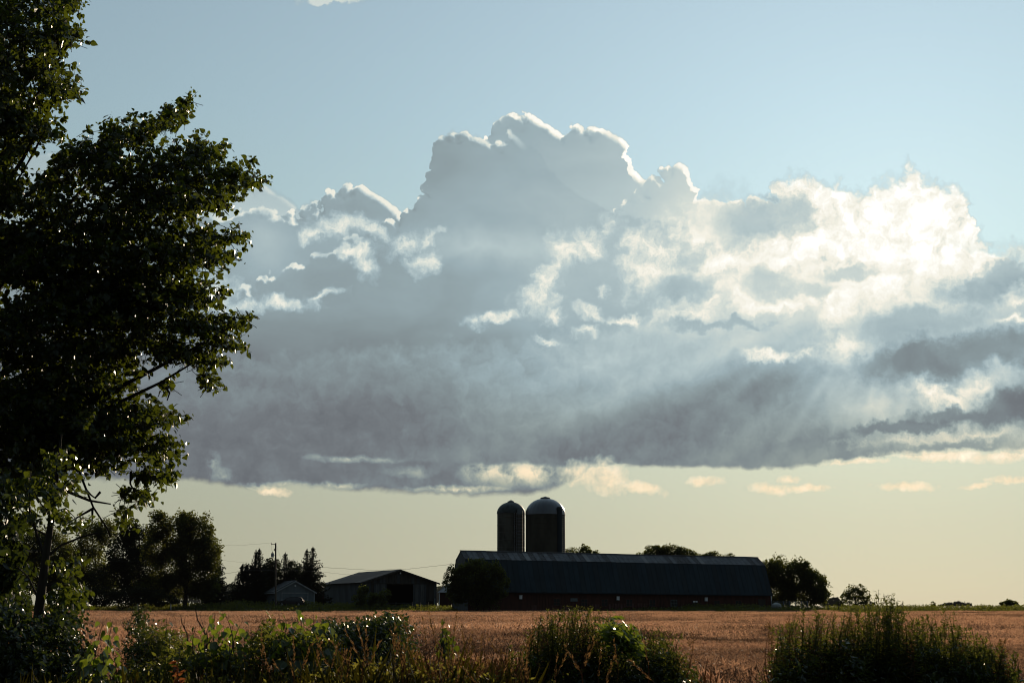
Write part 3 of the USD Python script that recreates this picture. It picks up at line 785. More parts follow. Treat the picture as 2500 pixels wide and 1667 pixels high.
# ------------------------------------------------------------------ silos
def silo(px, wpx, spring, apex, Y, big):
    c = at(px, 1478, Y)
    r = wpx / 2 / FOC * Y
    zs, za = at(px, spring, Y)[2], at(px, apex, Y)[2]
    lab = 'broad tower silo with shiny metal dome, right of the slimmer one behind the barn' if big else 'slim tower silo with dull dark dome standing behind the barn roof'
    s = thing('silo', lab, 'silo', (c[0], c[1], 0))
    part(s, 'body', MB().lathe([(r, .8), (r, zs)], 40).get(), 'silo_concrete_dark' if big else 'silo_concrete', smooth=40)
    zz = zs - .8
    while zz > 9:
        part(s, 'hoop', MB().lathe([(r + .012, zz), (r + .035, zz + .03), (r + .012, zz + .06)], 40).get(), 'silo_concrete_dark' if big else 'iron', smooth=40)
        zz -= 1.45 if not big else .95
    n = 26 if big else 18
    hd = za - zs - (.30 if big else .35)
    for i in range(n):
        t0, t1 = 2 * math.pi * i / n, 2 * math.pi * (i + 1) / n
        e = np.linspace(0, math.pi / 2 * .97, 9)
        rad, z = (r + .06) * np.cos(e), zs - .05 + hd * np.sin(e)
        v, f = [], []
        for j in range(9):
            for t, q in ((t0, 0.0), ((t0 + t1) / 2, .018), (t1, 0.0)):
                v.append(((rad[j] + q * r) * math.cos(t), (rad[j] + q * r) * math.sin(t), z[j]))
        for j in range(8):
            for k in range(2):
                f.append([3 * j + k, 3 * j + k + 1, 3 * j + 4 + k, 3 * j + 3 + k])
        part(s, 'dome_panel', (np.array(v), np.array(f)), ('silo_dome' if big else 'silo_dome_old'), smooth=True)
    m = MB().lathe([(r * .27, zs - .05 + hd * .985), (r * .24, zs + hd + .06), (0.03, za), (0, za)], 16)
    part(s, 'cap', m.get(), 'iron', smooth=30)
    # filling chute and ladder on the camera side
    tx = (1365 if big else 1268) - px
    cx = tx / FOC * Y
    ang = math.asin(np.clip(cx / r, -.95, .95))
    rc = .55 if big else .62
    cy = -math.cos(ang) * r
    pr = np.linspace(0, 2 * math.pi, 13)
    z1 = zs + (.95 if big else .15)
    part(s, 'chute', MB().lathe([(rc, 1), (rc, z1), (rc * .7, z1 + .35), (0, z1 + .42)], 14, (cx, cy, 0)).get(), 'siding_slate' if big else 'iron', smooth=40)
    zz = z1 - .6
    while zz > 10:
        part(s, 'chute_band', MB().lathe([(rc + .01, zz), (rc + .03, zz + .05), (rc + .01, zz + .1)], 14, (cx, cy, 0)).get(), 'siding_slate' if big else 'grey_paint', smooth=40)
        zz -= .62
    lx = cx + (rc + .22 if big else -(rc + .12))
    ly = -math.sqrt(max(r * r - lx * lx, .01)) - .22
    m = MB()
    for q in (-.17, .17):
        m.tube([(lx + q, ly, 6), (lx + q, ly, zs)], .03, 5)
    part(s, 'ladder_rail', m.get(), 'galvanized')
    for zz in np.arange(10, zs, .42):
        part(s, 'ladder_rung', MB().tube([(lx - .17, ly, zz), (lx + .17, ly, zz)], .035, 5).get(), 'white_paint' if big else 'iron')
    if not big:
        m = MB().box((cx - .42, cy - .75, zs - .30), (cx + .48, cy + .1, zs + .62))
        part(s, 'chute_hood', m.get(), 'grey_paint')


silo(1247.5, 67, 1253, 1220, 276, False)
silo(1332.5, 95, 1256, 1211.5, 274, True)

# ------------------------------------------------------------------ machine shed
rf, rb = at(977, 1390, 262), at(878, 1397, 284)
bk = unit((rb - rf)[:2])
F = frame((rf[0], rf[1], 0), (bk[1], -bk[0]))            # along = across the gable front, back = towards the rear
W2_, DP = 7.15, 24.0
ZRs, ZEs, Z0 = rf[2], 5.95, .75
sh = thing('machine_shed', 'wide board clad machine shed with low gable roof and open dark doorway', 'shed')


def rz(a):
    return ZRs - (ZRs - ZEs) * abs(a) / W2_


oa0, oa1, ozt = -2.55, 2.55, 5.65
n = 26
for i in range(n):
    a0, a1 = -W2_ + 2 * W2_ * i / n, -W2_ + 2 * W2_ * (i + 1) / n - .03
    z0 = ozt + .12 if (a1 > oa0 and a0 < oa1) else Z0
    m = MB().prism([F(a0, -.02 * (i % 2), z0), F(a1, -.02 * (i % 2), z0), F(a1, -.02 * (i % 2), rz(a1) - .12), F(a0, -.02 * (i % 2), rz(a0) - .12)], F(0, .06, 0) - F(0, 0, 0))
    part(sh, 'board', m.get(), ('weathered_board', 'weathered_board_grey')[int(R.random() < .4)])
part(sh, 'side_wall', MB().sheet([F(-W2_ + .03, DP, Z0), F(-W2_ + .03, .1, Z0), F(-W2_ + .03, .1, ZEs - .15), F(-W2_ + .03, DP, ZEs - .15)], .08).get(), 'wall_blue')
m = MB()
for q in np.arange(.5, DP, .75):
    fbox(m, F, -W2_ - .01, -W2_ + .028, q, q + .05, Z0, ZEs - .2)
part(sh, 'side_batten', m.get(), 'wall_blue')
part(sh, 'far_wall', MB().sheet([F(W2_ - .03, .1, Z0), F(W2_ - .03, DP, Z0), F(W2_ - .03, DP, ZEs - .15), F(W2_ - .03, .1, ZEs - .15)], .08).get(), 'weathered_board')
part(sh, 'rear_wall', MB().prism([F(-W2_, DP, Z0), F(W2_, DP, Z0), F(W2_, DP, ZEs - .1), F(0, DP, ZRs - .12), F(-W2_, DP, ZEs - .1)], F(0, -.08, 0) - F(0, 0, 0)).get(), 'weathered_board')
for s in (-1, 1):
    for i in range(12):
        b0, b1 = -.45 + (DP + .9) * i / 12, -.45 + (DP + .9) * (i + 1) / 12 - .03
        e = W2_ + .45
        ze = ZRs - (ZRs - ZEs) * e / W2_
        q = [F(s * e, b0, ze), F(0, b0, ZRs), F(0, b1, ZRs), F(s * e, b1, ze)]
        part(sh, 'roof_sheet', MB().sheet(q[::-1] if s < 0 else q[::-1], .05).get(), 'siding_slate' if R.random() < .7 else 'roof_metal_worn')
    m = MB().prism([F(s * (W2_ + .45), -.50, ZEs - .42), F(s * (W2_ + .45), -.50, ZEs - .14), F(0, -.50, ZRs + .02), F(0, -.50, ZRs - .24)], F(0, .06, 0) - F(0, 0, 0))
    part(sh, 'barge_board', m.get(), 'weathered_board')
for (a0, a1) in ((-4.95, -2.55), (2.5, 5.05)):
    for i in range(7):
        b0, b1 = a0 + (a1 - a0) * i / 7, a0 + (a1 - a0) * (i + 1) / 7 - .035
        part(sh, 'sliding_door_board', fbox(MB(), F, b0, b1, -.17, -.11, Z0, ozt - .05).get(), 'pale_board' if i % 3 else 'weathered_board_grey')
part(sh, 'door_track', fbox(MB(), F, -5.2, 5.3, -.22, -.10, ozt, ozt + .13).get(), 'weathered_board')
part(sh, 'shade_plate', fbox(MB(), F, 5.35, 6.4, -.09, -.03, Z0, 2.6).get(), 'dark_void')  # near-black plate painted for the shade inside a small opening
part(sh, 'corner_post', fbox(MB(), F, W2_ - .55, W2_ - .30, -.12, -.03, Z0, 3.1).get(), 'grey_paint')
part(sh, 'gable_lamp', fbox(MB(), F, -.1, .1, -.25, -.05, ZRs - .75, ZRs - .5).get(), 'white_paint')

# ------------------------------------------------------------------ white garage
gc = at(719.5, 1478, 259)
F = frame((gc[0], gc[1], 0), (math.cos(.365), math.sin(.365)))
gw = 3.58
ZA, ZG, GD = at(715, 1417, 258)[2], at(715, 1443.5, 258)[2], 8.5
ga = thing('garage', 'small pale gabled garage with wide door beside the utility pole', 'garage')
m = MB().prism([F(-gw, 0, .9), F(gw, 0, .9), F(gw, 0, ZG), F(0, 0, ZA - .1), F(-gw, 0, ZG)], F(0, .1, 0) - F(0, 0, 0))
part(ga, 'front_wall', m.get(), 'grey_paint')
for s in (-1, 1):
    q = [F(s * gw, 0.1, .9), F(s * gw, GD, .9), F(s * gw, GD, ZG), F(s * gw, .1, ZG)]
    part(ga, 'side_wall', MB().sheet(q if s > 0 else q[::-1], .1).get(), 'grey_paint')
part(ga, 'rear_wall', MB().prism([F(-gw, GD, .9), F(gw, GD, .9), F(gw, GD, ZG), F(0, GD, ZA - .1), F(-gw, GD, ZG)], F(0, -.1, 0) - F(0, 0, 0)).get(), 'grey_paint')
k = (ZA - ZG) / gw
for s in (-1, 1):
    e = gw + .35
    q = [F(s * e, -.3, ZA - k * e), F(0, -.3, ZA), F(0, GD + .3, ZA), F(s * e, GD + .3, ZA - k * e)]
    part(ga, 'roof_slope', MB().sheet(q[::-1], .12).get(), 'shingle')
    part(ga, 'barge_board', MB().prism([F(s * e, -.34, ZA - k * e - .22), F(s * e, -.34, ZA - k * e + .02), F(0, -.34, ZA + .02), F(0, -.34, ZA - .22)], F(0, .035, 0) - F(0, 0, 0)).get(), 'trim_grey')
part(ga, 'fascia', fbox(MB(), F, -gw - .40, -gw - .355, -.3, GD + .3, ZA - k * (gw + .35) - .18, ZA - k * (gw + .35) + .02).get(), 'trim_grey')
part(ga, 'ridge_trim', fbox(MB(), F, -.06, .06, -.3, GD + .3, ZA + .005, ZA + .06).get(), 'trim_grey')
dr = part(ga, 'garage_door', fbox(MB(), F, -2.25, 2.25, -.02, .05, .9, 3.9).get(), 'siding_blue')
for i in range(4):
    part(dr, 'door_panel', fbox(MB(), F, -2.2, 2.2, -.05, -.023, .95 + i * .74, .95 + i * .74 + .69).get(), 'grey_paint')
m = fbox(MB(), F, -2.4, -2.26, -.08, .02, .9, 4.05)
fbox(m, F, 2.26, 2.4, -.08, .02, .9, 4.05)
fbox(m, F, -2.4, 2.4, -.08, .02, 3.92, 4.06)
part(dr, 'frame', m.get(), 'trim_grey')
part(ga, 'lamp', fbox(MB(), F, -.12, .12, -.16, -.01, ZA - 1.0, ZA - .75).get(), 'white_paint')
part(ga, 'side_door', fbox(MB(), F, -gw - .13, -gw - .105, .8, 1.7, .95, 3.0).get(), 'siding_blue')
for q in (-gw + .05, gw - .05):
    part(ga, 'corner_board', fbox(MB(), F, q - .09, q + .09, -.045, -.003, .9, ZG).get(), 'trim_grey')

# ------------------------------------------------------------------ low roof by the barn, and the dark gable behind the spruce
c0, c1 = at(1068, 1444, 285), at(1120, 1444, 285)
F = frame((c0[0], c0[1], 0), (1, 0))
LW = c1[0] - c0[0]
zl, zr = c0[2] - .1, at(1100, 1424, 290)[2]
lo = thing('low_shed', 'low shed with pale hipped roof between machine shed and barnside bush', 'shed')
part(lo, 'wall', fbox(MB(), F, .5, LW - .5, .5, 8, .9, zl - .02).get(), 'red_board')
part(lo, 'corner_post', fbox(MB(), F, .30, .48, .3, .5, .9, zl).get(), 'white_paint')
for q in ([F(0, 0, zl), F(LW, 0, zl), F(LW - 2.6, 4.4, zr), F(2.6, 4.4, zr)], [F(0, 8.8, zl), F(0, 0, zl), F(2.6, 4.4, zr), F(2.6, 4.41, zr)], [F(LW, 8.8, zl), F(0, 8.8, zl), F(2.6, 4.4, zr), F(LW - 2.6, 4.4, zr)]):
    part(lo, 'roof_slope', MB().sheet(q, .06).get(), 'roof_metal_pale')
c0 = at(762, 1478, 288)
F = frame((c0[0], c0[1], 0), (1, 0))
hs_ = thing('small_shed', 'dark small shed half hidden behind the double topped spruce', 'shed')
za_, ze_ = at(776, 1428, 288)[2], at(795, 1436, 288)[2]
part(hs_, 'wall', MB().prism([F(0, 0, .9), F(2.75, 0, .9), F(2.75, 0, ze_ - .1), F(1.3, 0, za_ - .1), F(0, 0, ze_ - .1)], F(0, 5, 0) - F(0, 0, 0)).get(), 'red_board')
part(hs_, 'roof_slope', MB().sheet([F(1.3, -.3, za_), F(3.05, -.3, ze_ - .15), F(3.05, 5.3, ze_ - .15), F(1.3, 5.3, za_)], .08).get(), 'shingle')
part(hs_, 'roof_slope', MB().sheet([F(-.3, -.3, ze_ - .15), F(1.3, -.3, za_), F(1.3, 5.3, za_), F(-.3, 5.3, ze_ - .15)], .08).get(), 'shingle')
part(hs_, 'corner_board', fbox(MB(), F, 2.76, 2.90, -.05, .2, .9, ze_ - .2).get(), 'white_paint')

# ------------------------------------------------------------------ utility pole with its wires
pt, pb = at(673, 1325, 250), at(674, 1478, 250)
po = thing('utility_pole', 'tall wooden utility pole with transformer in front of the spruces', 'utility pole', (pb[0], pb[1], 0))
T = pt - np.array([pb[0], pb[1], 0])
part(po, 'pole', MB().tube([(0, 0, .5), (T[0] * .5, 0, T[2] * .5), (T[0], 0, T[2])], [.17, .15, .12], 10).get(), 'pole_wood', smooth=40)
part(po, 'bracket', MB().box((T[0] - .78, -.05, T[2] - .27), (T[0] + .1, .05, T[2] - .17)).get(), 'iron')
part(po, 'insulator', MB().lathe([(.0, 0), (.07, .02), (.09, .1), (.05, .2), (0, .24)], 10, (T[0] - .72, 0, T[2] - .17)).get(), 'galvanized', smooth=40)
tr = part(po, 'transformer', MB().lathe([(0, 0), (.26, 0), (.27, .05), (.27, .58), (.25, .66), (0, .70)], 14, (T[0] - .47, -.05, T[2] - 2.4)).get(), 'galvanized', smooth=40)
part(tr, 'bushing', MB().lathe([(0, 0), (.05, 0), (.06, .1), (.03, .22), (0, .24)], 8, (T[0] - .5, -.05, T[2] - 1.71)).get(), 'iron', smooth=40)
part(tr, 'mount', MB().box((T[0] - .26, -.12, T[2] - 2.2), (T[0], .02, T[2] - 2.1)).get(), 'iron')
part(po, 'drop_lead', MB().tube([(T[0] - .68, -.02, T[2] - .25), (T[0] - .60, -.05, T[2] - 1.2), (T[0] - .55, -.05, T[2] - 1.6)], .012, 4).get(), 'wire')
part(po, 'cutout', MB().box((T[0] - .25, -.1, T[2] - 1.35), (T[0] - .1, .02, T[2] - 1.0)).get(), 'iron')


def cable(label, pts, rad=.018, sag=0.0):
    c = []
    for (p, q) in zip(pts[:-1], pts[1:]):
        for t in np.linspace(0, 1, 14)[(1 if c else 0):]:
            c.append(p + (q - p) * t - np.array([0, 0, sag * 4 * t * (1 - t)]))
    path = '/World/' + numbered('/World', 'overhead_cable')
    mm = usdkit.mesh(stage, path, MB().tube(c, rad, 5).get(), '/World/Looks/wire')
    said(mm.GetPrim(), label=label, category='cable')


O = np.array([pb[0], pb[1], 0])
top = O + T + np.array([-.72, 0, .07])
cable('thin top wire running left from the utility pole over the maple crowns', [top, at(545, 1331, 246), at(250, 1339, 240), at(-60, 1342, 234)], .012, .12)
cable('thin lower wire passing left from the pole at half its height', [O + T + np.array([-.1, 0, -3.6]), at(545, 1367, 246), at(0, 1368, 236)], .010, .12)
cable('guy wire slanting down from the pole top into the spruces', [O + T + np.array([.08, 0, -.25]), at(684, 1357, 253), at(708, 1425, 257)], .010)
cable('thick service cable sagging from the pole across the shed roof to the barn', [O + T + np.array([.1, 0, -4.2]), at(783, 1384, 253.5), at(912, 1391.5, 256), at(1000, 1388, 252), at(1135, 1373, 243.9)], .022)
cable('short service cable dropping from the pole behind the spruce to the machine shed', [O + T + np.array([.1, 0, -4.4]), at(785, 1395, 260), at(880, 1404.5, 273)], .018, .05)
cable('twisted cable climbing rightwards out of the maples to the cedar', [at(500, 1408, 262), at(546, 1400, 261), at(590, 1392.5, 260), O + T + np.array([-.1, 0, -4.6])], .024, .05)


# ------------------------------------------------------------------ dark car before the garage
def car():
    c = at(710, 1478, 254)
    t = thing('car', 'dark parked car seen side on before the garage door, half behind weeds', 'car', (c[0], c[1], float(ground_z(c[0], c[1]))))
    L = [(-2.35, .35), (-2.38, .62), (-2.25, .82), (-1.25, .98), (-.45, 1.50), (.1, 1.62), (1.25, 1.62), (1.75, 1.50), (2.18, 1.05), (2.30, .95), (2.33, .5), (2.25, .32), (1.95, .30), (1.93, .5), (1.75, .68), (1.5, .72), (1.25, .68), (1.08, .5), (1.05, .28), (-1.0, .28), (-1.05, .5), (-1.2, .68), (-1.45, .72), (-1.7, .68), (-1.87, .5), (-1.9, .32)]
    from shapely.geometry import Polygon
    body = trimesh.creation.extrude_polygon(Polygon(L), 1.72, engine='earcut')
    v = np.array(body.vertices)
    v = np.stack([v[:, 0], v[:, 2] - .86, v[:, 1]], -1)
    tuck = 1 - .22 * np.clip((v[:, 2] - .95) / .7, 0, 1)
    v[:, 1] *= tuck
    part(t, 'body', (v, np.array(body.faces)[:, ::-1]), 'car_paint')
    for s in (-1, 1):
        for poly in ([(-.95, 1.02), (-.38, 1.44), (.05, 1.54), (.05, 1.02)], [(.13, 1.02), (.13, 1.54), (1.05, 1.54), (1.05, 1.02)], [(1.13, 1.02), (1.13, 1.54), (1.55, 1.46), (1.85, 1.06)]):
            pts = [(x, s * (.86 * (1 - .22 * np.clip((z - .95) / .7, 0, 1)) + .004), z) for x, z in poly]
            part(t, 'window', MB().prism(pts, (0, s * .012, 0)).get(), 'car_glass')
    part(t, 'windscreen', MB().prism([(-1.2, -.72, 1.03), (-1.2, .72, 1.03), (-.5, .62, 1.47), (-.5, -.62, 1.47)], (-.02, 0, .03)).get(), 'car_glass')
    part(t, 'rear_window', MB().prism([(1.78, -.62, 1.49), (1.78, .62, 1.49), (2.16, .70, 1.1), (2.16, -.70, 1.1)], (.02, 0, .03)).get(), 'car_glass')
    for x in (-1.45, 1.5):
        for s in (-1, 1):
            w_ = part(t, 'wheel', MB().lathe([(.20, -.1), (.33, -.11), (.34, 0), (.33, .11), (.20, .1)], 18).get(), 'rubber', smooth=40)
            x_ = UsdGeom.Xformable(stage.GetPrimAtPath(w_))
            x_.AddTranslateOp().Set(Gf.Vec3d(x, s * .78, .34))
            x_.AddRotateXOp().Set(90.0)
            part(w_, 'rim', MB().lathe([(0, -.085), (.20, -.08), (.20, .08), (0, .085)], 14).get(), 'galvanized', smooth=40)
    part(t, 'tail_lamp', MB().box((2.24, -.84, .78), (2.33, -.60, 1.0)).get(), 'red_lamp')
    part(t, 'tail_lamp', MB().box((2.24, .60, .78), (2.33, .84, 1.0)).get(), 'red_lamp')
    part(t, 'headlamp', MB().box((-2.36, -.80, .64), (-2.24, -.52, .80)).get(), 'chrome')
    part(t, 'bumper', MB().box((2.28, -.82, .42), (2.40, .82, .60)).get(), 'car_paint')
    part(t, 'mirror', MB().box((-.85, -1.02, 1.02), (-.70, -.87, 1.16)).get(), 'car_paint')


car()

# ------------------------------------------------------------------ fences and the pale heap
def rail_fence(label, pxs, rows, Y, posts, wpost=.09, topz=1.25, matn='weathered_board_grey'):
    c = at(pxs[0], 1478, Y)
    t = thing('rail_fence', label, 'fence')
    e = at(pxs[1], 1478, Y)
    for x in np.linspace(c[0], e[0], posts):
        z = float(ground_z(x, Y))
        part(t, 'post', MB().box((x - wpost, Y - wpost, z - .2), (x + wpost, Y + wpost, z + topz)).get(), matn)
    for r_ in rows:
        z = float(ground_z(0, Y)) + r_
        part(t, 'rail', MB().box((c[0], Y - wpost - .06, z - .045), (e[0], Y - wpost - .003, z + .045)).get(), matn)


rail_fence('pale rail fence leaving the right corner of the barn', (1884, 1972), (.55, .95, 1.3), 256, 7, .06, 1.45, 'grey_paint')
rail_fence('weathered rail fence before the open machine shed door', (908, 1045), (.75, 1.2), 252, 8, .07, 1.35)
for px, lab, h in ((417, 'pale fence post standing under the maple trunks', 1.9), (2021, 'dark fence post left of the small round tree', 1.9), (2046, 'leaning dark post below the small round tree', 1.6)):
    c = at(px, 1478, 248)
    path = '/World/' + numbered('/World', 'fence_post')
    z = float(ground_z(c[0], 248))
    mm = usdkit.mesh(stage, path, MB().tube([(c[0], 248, z - .2), (c[0] + (.2 if px == 2046 else .03), 248, z + h)], [.11, .09], 7).get(), '/World/Looks/' + ('white_paint' if px == 417 else 'pole_wood'))
    said(mm.GetPrim(), label=lab, category='post')
c = at(1896, 1478, 252)
hp = trimesh.creation.icosphere(3, 1.0)
v = np.array(hp.vertices)
v *= (1 + .25 * (meshkit.fbm(v * 2.2 + 5) - .5))[:, None]
v = v * [.85, .7, .62] + [c[0], 252, 1.65]
path = '/World/pale_heap'
said(usdkit.mesh(stage, path, (v, np.array(hp.faces)), '/World/Looks/pale_wrap', smooth=True).GetPrim(), label='small whitish heap by the rail fence at the right corner of the barn', category='heap')

# ------------------------------------------------------------------ far trees
def crown(blobs, Y, per_m2, size, mm, depth=.9, lumps=.35, skew=0.0):
    """Leaf clumps over lumpy ellipsoids given in pixels: (px, py, rx, ry)."""
    C, D = [], []
    for (px, py, rx, ry) in blobs:
        c = at(px, py, Y + R.uniform(-.6, .6))
        a, b = rx / FOC * Y, ry / FOC * Y
        n = int(per_m2 * 10.0 * 4 * math.pi * a * b)
        k = int(np.clip(9 + a * b * 1.6, 9, 34))
        lobes = rnd(k) * R.uniform(.62, .92, (k, 1))
        size_ = R.uniform(.24, .46, k) * (1 + lumps * .4)
        pick = R.integers(0, k, n)
        u = rnd(n) * (R.uniform(0, 1, n) ** .4)[:, None]
        p = lobes[pick] + u * size_[pick][:, None]
        core = R.uniform(0, 1, n) < .30
        p[core] = rnd(core.sum()) * (R.uniform(.1, .8, core.sum()) ** .5)[:, None]
        C.append(c + p * [a, min(a, b) * depth, b])
        D.append(unit(unit(p) + rnd(n) * .9 + [0, 0, -.2]))
    C, D = np.vstack(C), np.vstack(D)
    n = len(C)
    mm.add(*leaves(C, D, rnd(n), size * R.uniform(.6, 1.3, n), size * R.uniform(.5, .9, n), OVAL if size < .36 else LANCE, .2, .1))


def limbs(base, targets, r0, mm, sides=7, wob=.04):
    """Trunk and limbs: a tube to each target, leaving the trunk at different heights."""
    base = np.asarray(base, float)
    for i, t in enumerate(targets):
        t = np.asarray(t, float)
        L = np.linalg.norm(t - base)
        q = np.linspace(0, 1, 8)[:, None]
        bend = np.array([t[0] - base[0], t[1] - base[1], 0]) * .35
        p = base + (t - base) * q - bend * np.sin(q * np.pi) + R.normal(0, wob * L * .2, (8, 3)) * np.sin(q * np.pi)
        mm.tube(p, r0 * (1 - .8 * q[:, 0]) * (1 if i == 0 else .75), sides)


def tree(name, label, cat, Y, blobs, trunk_px, r0=.3, per=3.2, size=.36, lm='far_leaf', group=None, lumps=.35, base_z=None, nl=5, kind=None):
    x = at(trunk_px, 1478, Y)[0]
    z = float(ground_z(x, Y)) if base_z is None else base_z
    t = thing(name, label, cat, (0, 0, 0), group=group, kind=kind)
    m = MB()
    tg = [at(b[0], b[1] - b[3] * .45, Y) for b in blobs][:nl]
    limbs((x, Y, z - .2), tg, r0, m)
    part(t, 'trunk', m.get(), 'bark', smooth=50)
    m = MB()
    crown(blobs, Y, per, size, m, lumps=lumps)
    part(t, 'crown', m.get(), lm)


tree('maple_tree', 'big broad maple with triple rounded top, rightmost of the left grove', 'tree', 252, [(430, 1300, 40, 48), (392, 1285, 32, 32), (455, 1280, 28, 30), (490, 1300, 34, 42), (505, 1350, 36, 46), (470, 1370, 44, 50), (420, 1380, 46, 52), (515, 1400, 24, 48), (385, 1340, 36, 40), (440, 1430, 60, 30), (500, 1440, 40, 24), (380, 1430, 50, 34)], 452, .42, 3.2, .34, lumps=.45)
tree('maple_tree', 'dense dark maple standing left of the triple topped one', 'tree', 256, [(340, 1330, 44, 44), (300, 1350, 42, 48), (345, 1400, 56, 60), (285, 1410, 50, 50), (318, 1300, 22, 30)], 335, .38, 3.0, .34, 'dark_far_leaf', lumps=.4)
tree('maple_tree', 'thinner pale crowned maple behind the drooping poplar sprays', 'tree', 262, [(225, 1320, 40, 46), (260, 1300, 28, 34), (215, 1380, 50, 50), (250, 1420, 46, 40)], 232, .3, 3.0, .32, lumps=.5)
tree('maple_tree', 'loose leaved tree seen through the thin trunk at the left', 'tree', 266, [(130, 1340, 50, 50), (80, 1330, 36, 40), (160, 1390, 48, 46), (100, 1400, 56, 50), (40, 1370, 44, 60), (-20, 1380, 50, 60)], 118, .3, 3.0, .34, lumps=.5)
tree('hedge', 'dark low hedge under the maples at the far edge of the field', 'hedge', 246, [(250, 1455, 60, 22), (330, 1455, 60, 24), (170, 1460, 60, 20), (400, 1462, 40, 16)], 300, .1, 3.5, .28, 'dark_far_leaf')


def spruce(label, px, top, base_w, Y, group='spruces behind the garage', tops=None, bottom=1476, dens=1.0):
    t = thing('spruce_tree', label, 'spruce')
    z0 = float(ground_z(0, Y))
    mt, mc = MB(), MB()
    for (cx, ty, wd) in (tops or [(px, top, base_w)]):
        c = at(cx, ty, Y)
        H = c[2] - z0
        rb = wd / 2 / FOC * Y
        mt.tube([(c[0], Y, z0 - .2), (c[0], Y, z0 + H * .6), (c[0], Y, z0 + H)], [.22, .12, .015], 7)
        C, D, N, S = [], [], [], []
        z = z0 + .5
        while z < z0 + H - .15:
            q = (z0 + H - z) / H
            r = rb * 1.18 * q ** .74 * R.uniform(.78, 1.12)
            for k in range(int(9 + 4 * q)):
                a = R.uniform(0, 2 * np.pi)
                rr = max(r * R.uniform(.55, 1.15), .12)
                d = np.array([math.cos(a), math.sin(a), 0])
                nseg = max(2, int(rr / .26 * dens))
                for s in np.linspace(.15, 1, nseg):
                    p = np.array([c[0], Y, z]) + d * rr * s + [0, 0, -.28 * rr * s + .32 * rr * s * s]
                    for _ in range(3):
                        C.append(p)
                        D.append(d * .9 + R.normal(0, .55, 3) + [0, 0, -.15])
                        S.append(R.uniform(.32, .62) * (.5 + .6 * q))
            z += .20 + .12 * q
        for _ in range(14):
            C.append([c[0], Y, z0 + H - R.uniform(0, .5)])
            D.append([R.normal(0, .5), R.normal(0, .5), 1.2])
            S.append(R.uniform(.2, .4))
        n = len(C)
        mc.add(*leaves(C, D, rnd(n), S, np.array(S) * .5, LANCE, .3, .1))
    part(t, 'trunk', mt.get(), 'bark')
    part(t, 'crown', mc.get(), 'spruce_needle')


spruce('lone spruce half hidden by the right side of the maple grove', 528, 1345, 74, 258)
spruce('spruce with twin spires left of the utility pole', 0, 0, 0, 266, tops=[(625, 1344, 50), (634, 1340, 66)])
spruce('pointed spruce just right of the utility pole', 697, 1349, 66, 268)
spruce('tall double topped spruce beside the machine shed', 0, 0, 0, 266, tops=[(750, 1341, 62), (764, 1336, 84)])
spruce('short spruce with a bare forked tip left of the cedar', 582, 1398, 62, 262)
tree('cedar_tree', 'clipped dark cedar column with two blunt tops', 'cedar', 264, [(594, 1400, 11, 20), (608, 1398, 11, 22), (600, 1430, 17, 40), (600, 1460, 18, 24)], 600, .15, 5.5, .26, 'spruce_needle', lumps=.15)
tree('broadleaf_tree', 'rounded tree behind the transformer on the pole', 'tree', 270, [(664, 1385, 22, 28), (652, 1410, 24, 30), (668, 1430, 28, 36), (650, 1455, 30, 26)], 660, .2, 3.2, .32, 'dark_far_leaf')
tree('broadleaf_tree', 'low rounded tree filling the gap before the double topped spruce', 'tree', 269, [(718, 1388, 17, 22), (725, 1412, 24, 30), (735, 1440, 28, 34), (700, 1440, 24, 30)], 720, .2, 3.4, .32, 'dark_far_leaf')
tree('barnside_bush', 'big dark bush hiding the left end of the barn', 'bush', 239, [(1160, 1415, 44, 40), (1128, 1425, 30, 38), (1195, 1402, 30, 28), (1170, 1450, 62, 32), (1212, 1428, 22, 30), (1102, 1400, 14, 18), (1100, 1425, 16, 22), (1150, 1382, 22, 18), (1175, 1376, 18, 14), (1205, 1384, 20, 14), (1222, 1400, 14, 14), (1130, 1388, 16, 14), (1235, 1418, 10, 14), (1112, 1446, 22, 26)], 1165, .25, 2.8, .30, 'far_leaf', lumps=.3)
tree('broadleaf_tree', 'rounded treetops showing over the barn roof beside the broad silo', 'tree', 300, [(1400, 1352, 22, 16), (1425, 1350, 22, 17), (1447, 1356, 18, 12), (1420, 1390, 50, 40)], 1420, .3, 3.2, .34)
tree('broadleaf_tree', 'wide domed tree rising over the middle of the barn roof', 'tree', 300, [(1605, 1350, 36, 20), (1640, 1348, 40, 20), (1670, 1358, 34, 18), (1580, 1362, 26, 18), (1630, 1395, 80, 45)], 1630, .4, 3.2, .34, lumps=.28)
tree('broadleaf_tree', 'low line of treetop over the right half of the barn roof', 'tree', 304, [(1705, 1365, 28, 15), (1740, 1362, 30, 14), (1775, 1366, 28, 13), (1740, 1395, 70, 36)], 1740, .3, 3.2, .32)
tree('big_round_tree', 'large round dark tree at the right end of the barn', 'tree', 268, [(1900, 1400, 40, 36), (1945, 1410, 48, 40), (1985, 1430, 36, 36), (1900, 1440, 52, 40), (1960, 1450, 56, 30), (1880, 1390, 26, 26), (2000, 1450, 26, 24), (1965, 1390, 24, 20)], 1925, .4, 3.2, .34, lumps=.35)
tree('round_tree', 'small round tree alone right of the large dark one', 'tree', 275, [(2088, 1452, 24, 15), (2078, 1438, 14, 11), (2100, 1436, 13, 10), (2112, 1450, 14, 12), (2090, 1464, 32, 10), (2062, 1458, 12, 8), (2066, 1446, 9, 8)], 2088, .15, 2.2, .30, lumps=.5)
tree('far_bush', 'lone bush on the skyline near the right edge of the picture', 'bush', 330, [(2465, 1472, 18, 8), (2455, 1475, 14, 8), (2474, 1474, 12, 8)], 2465, .1, 3.2, .34, lumps=.45)
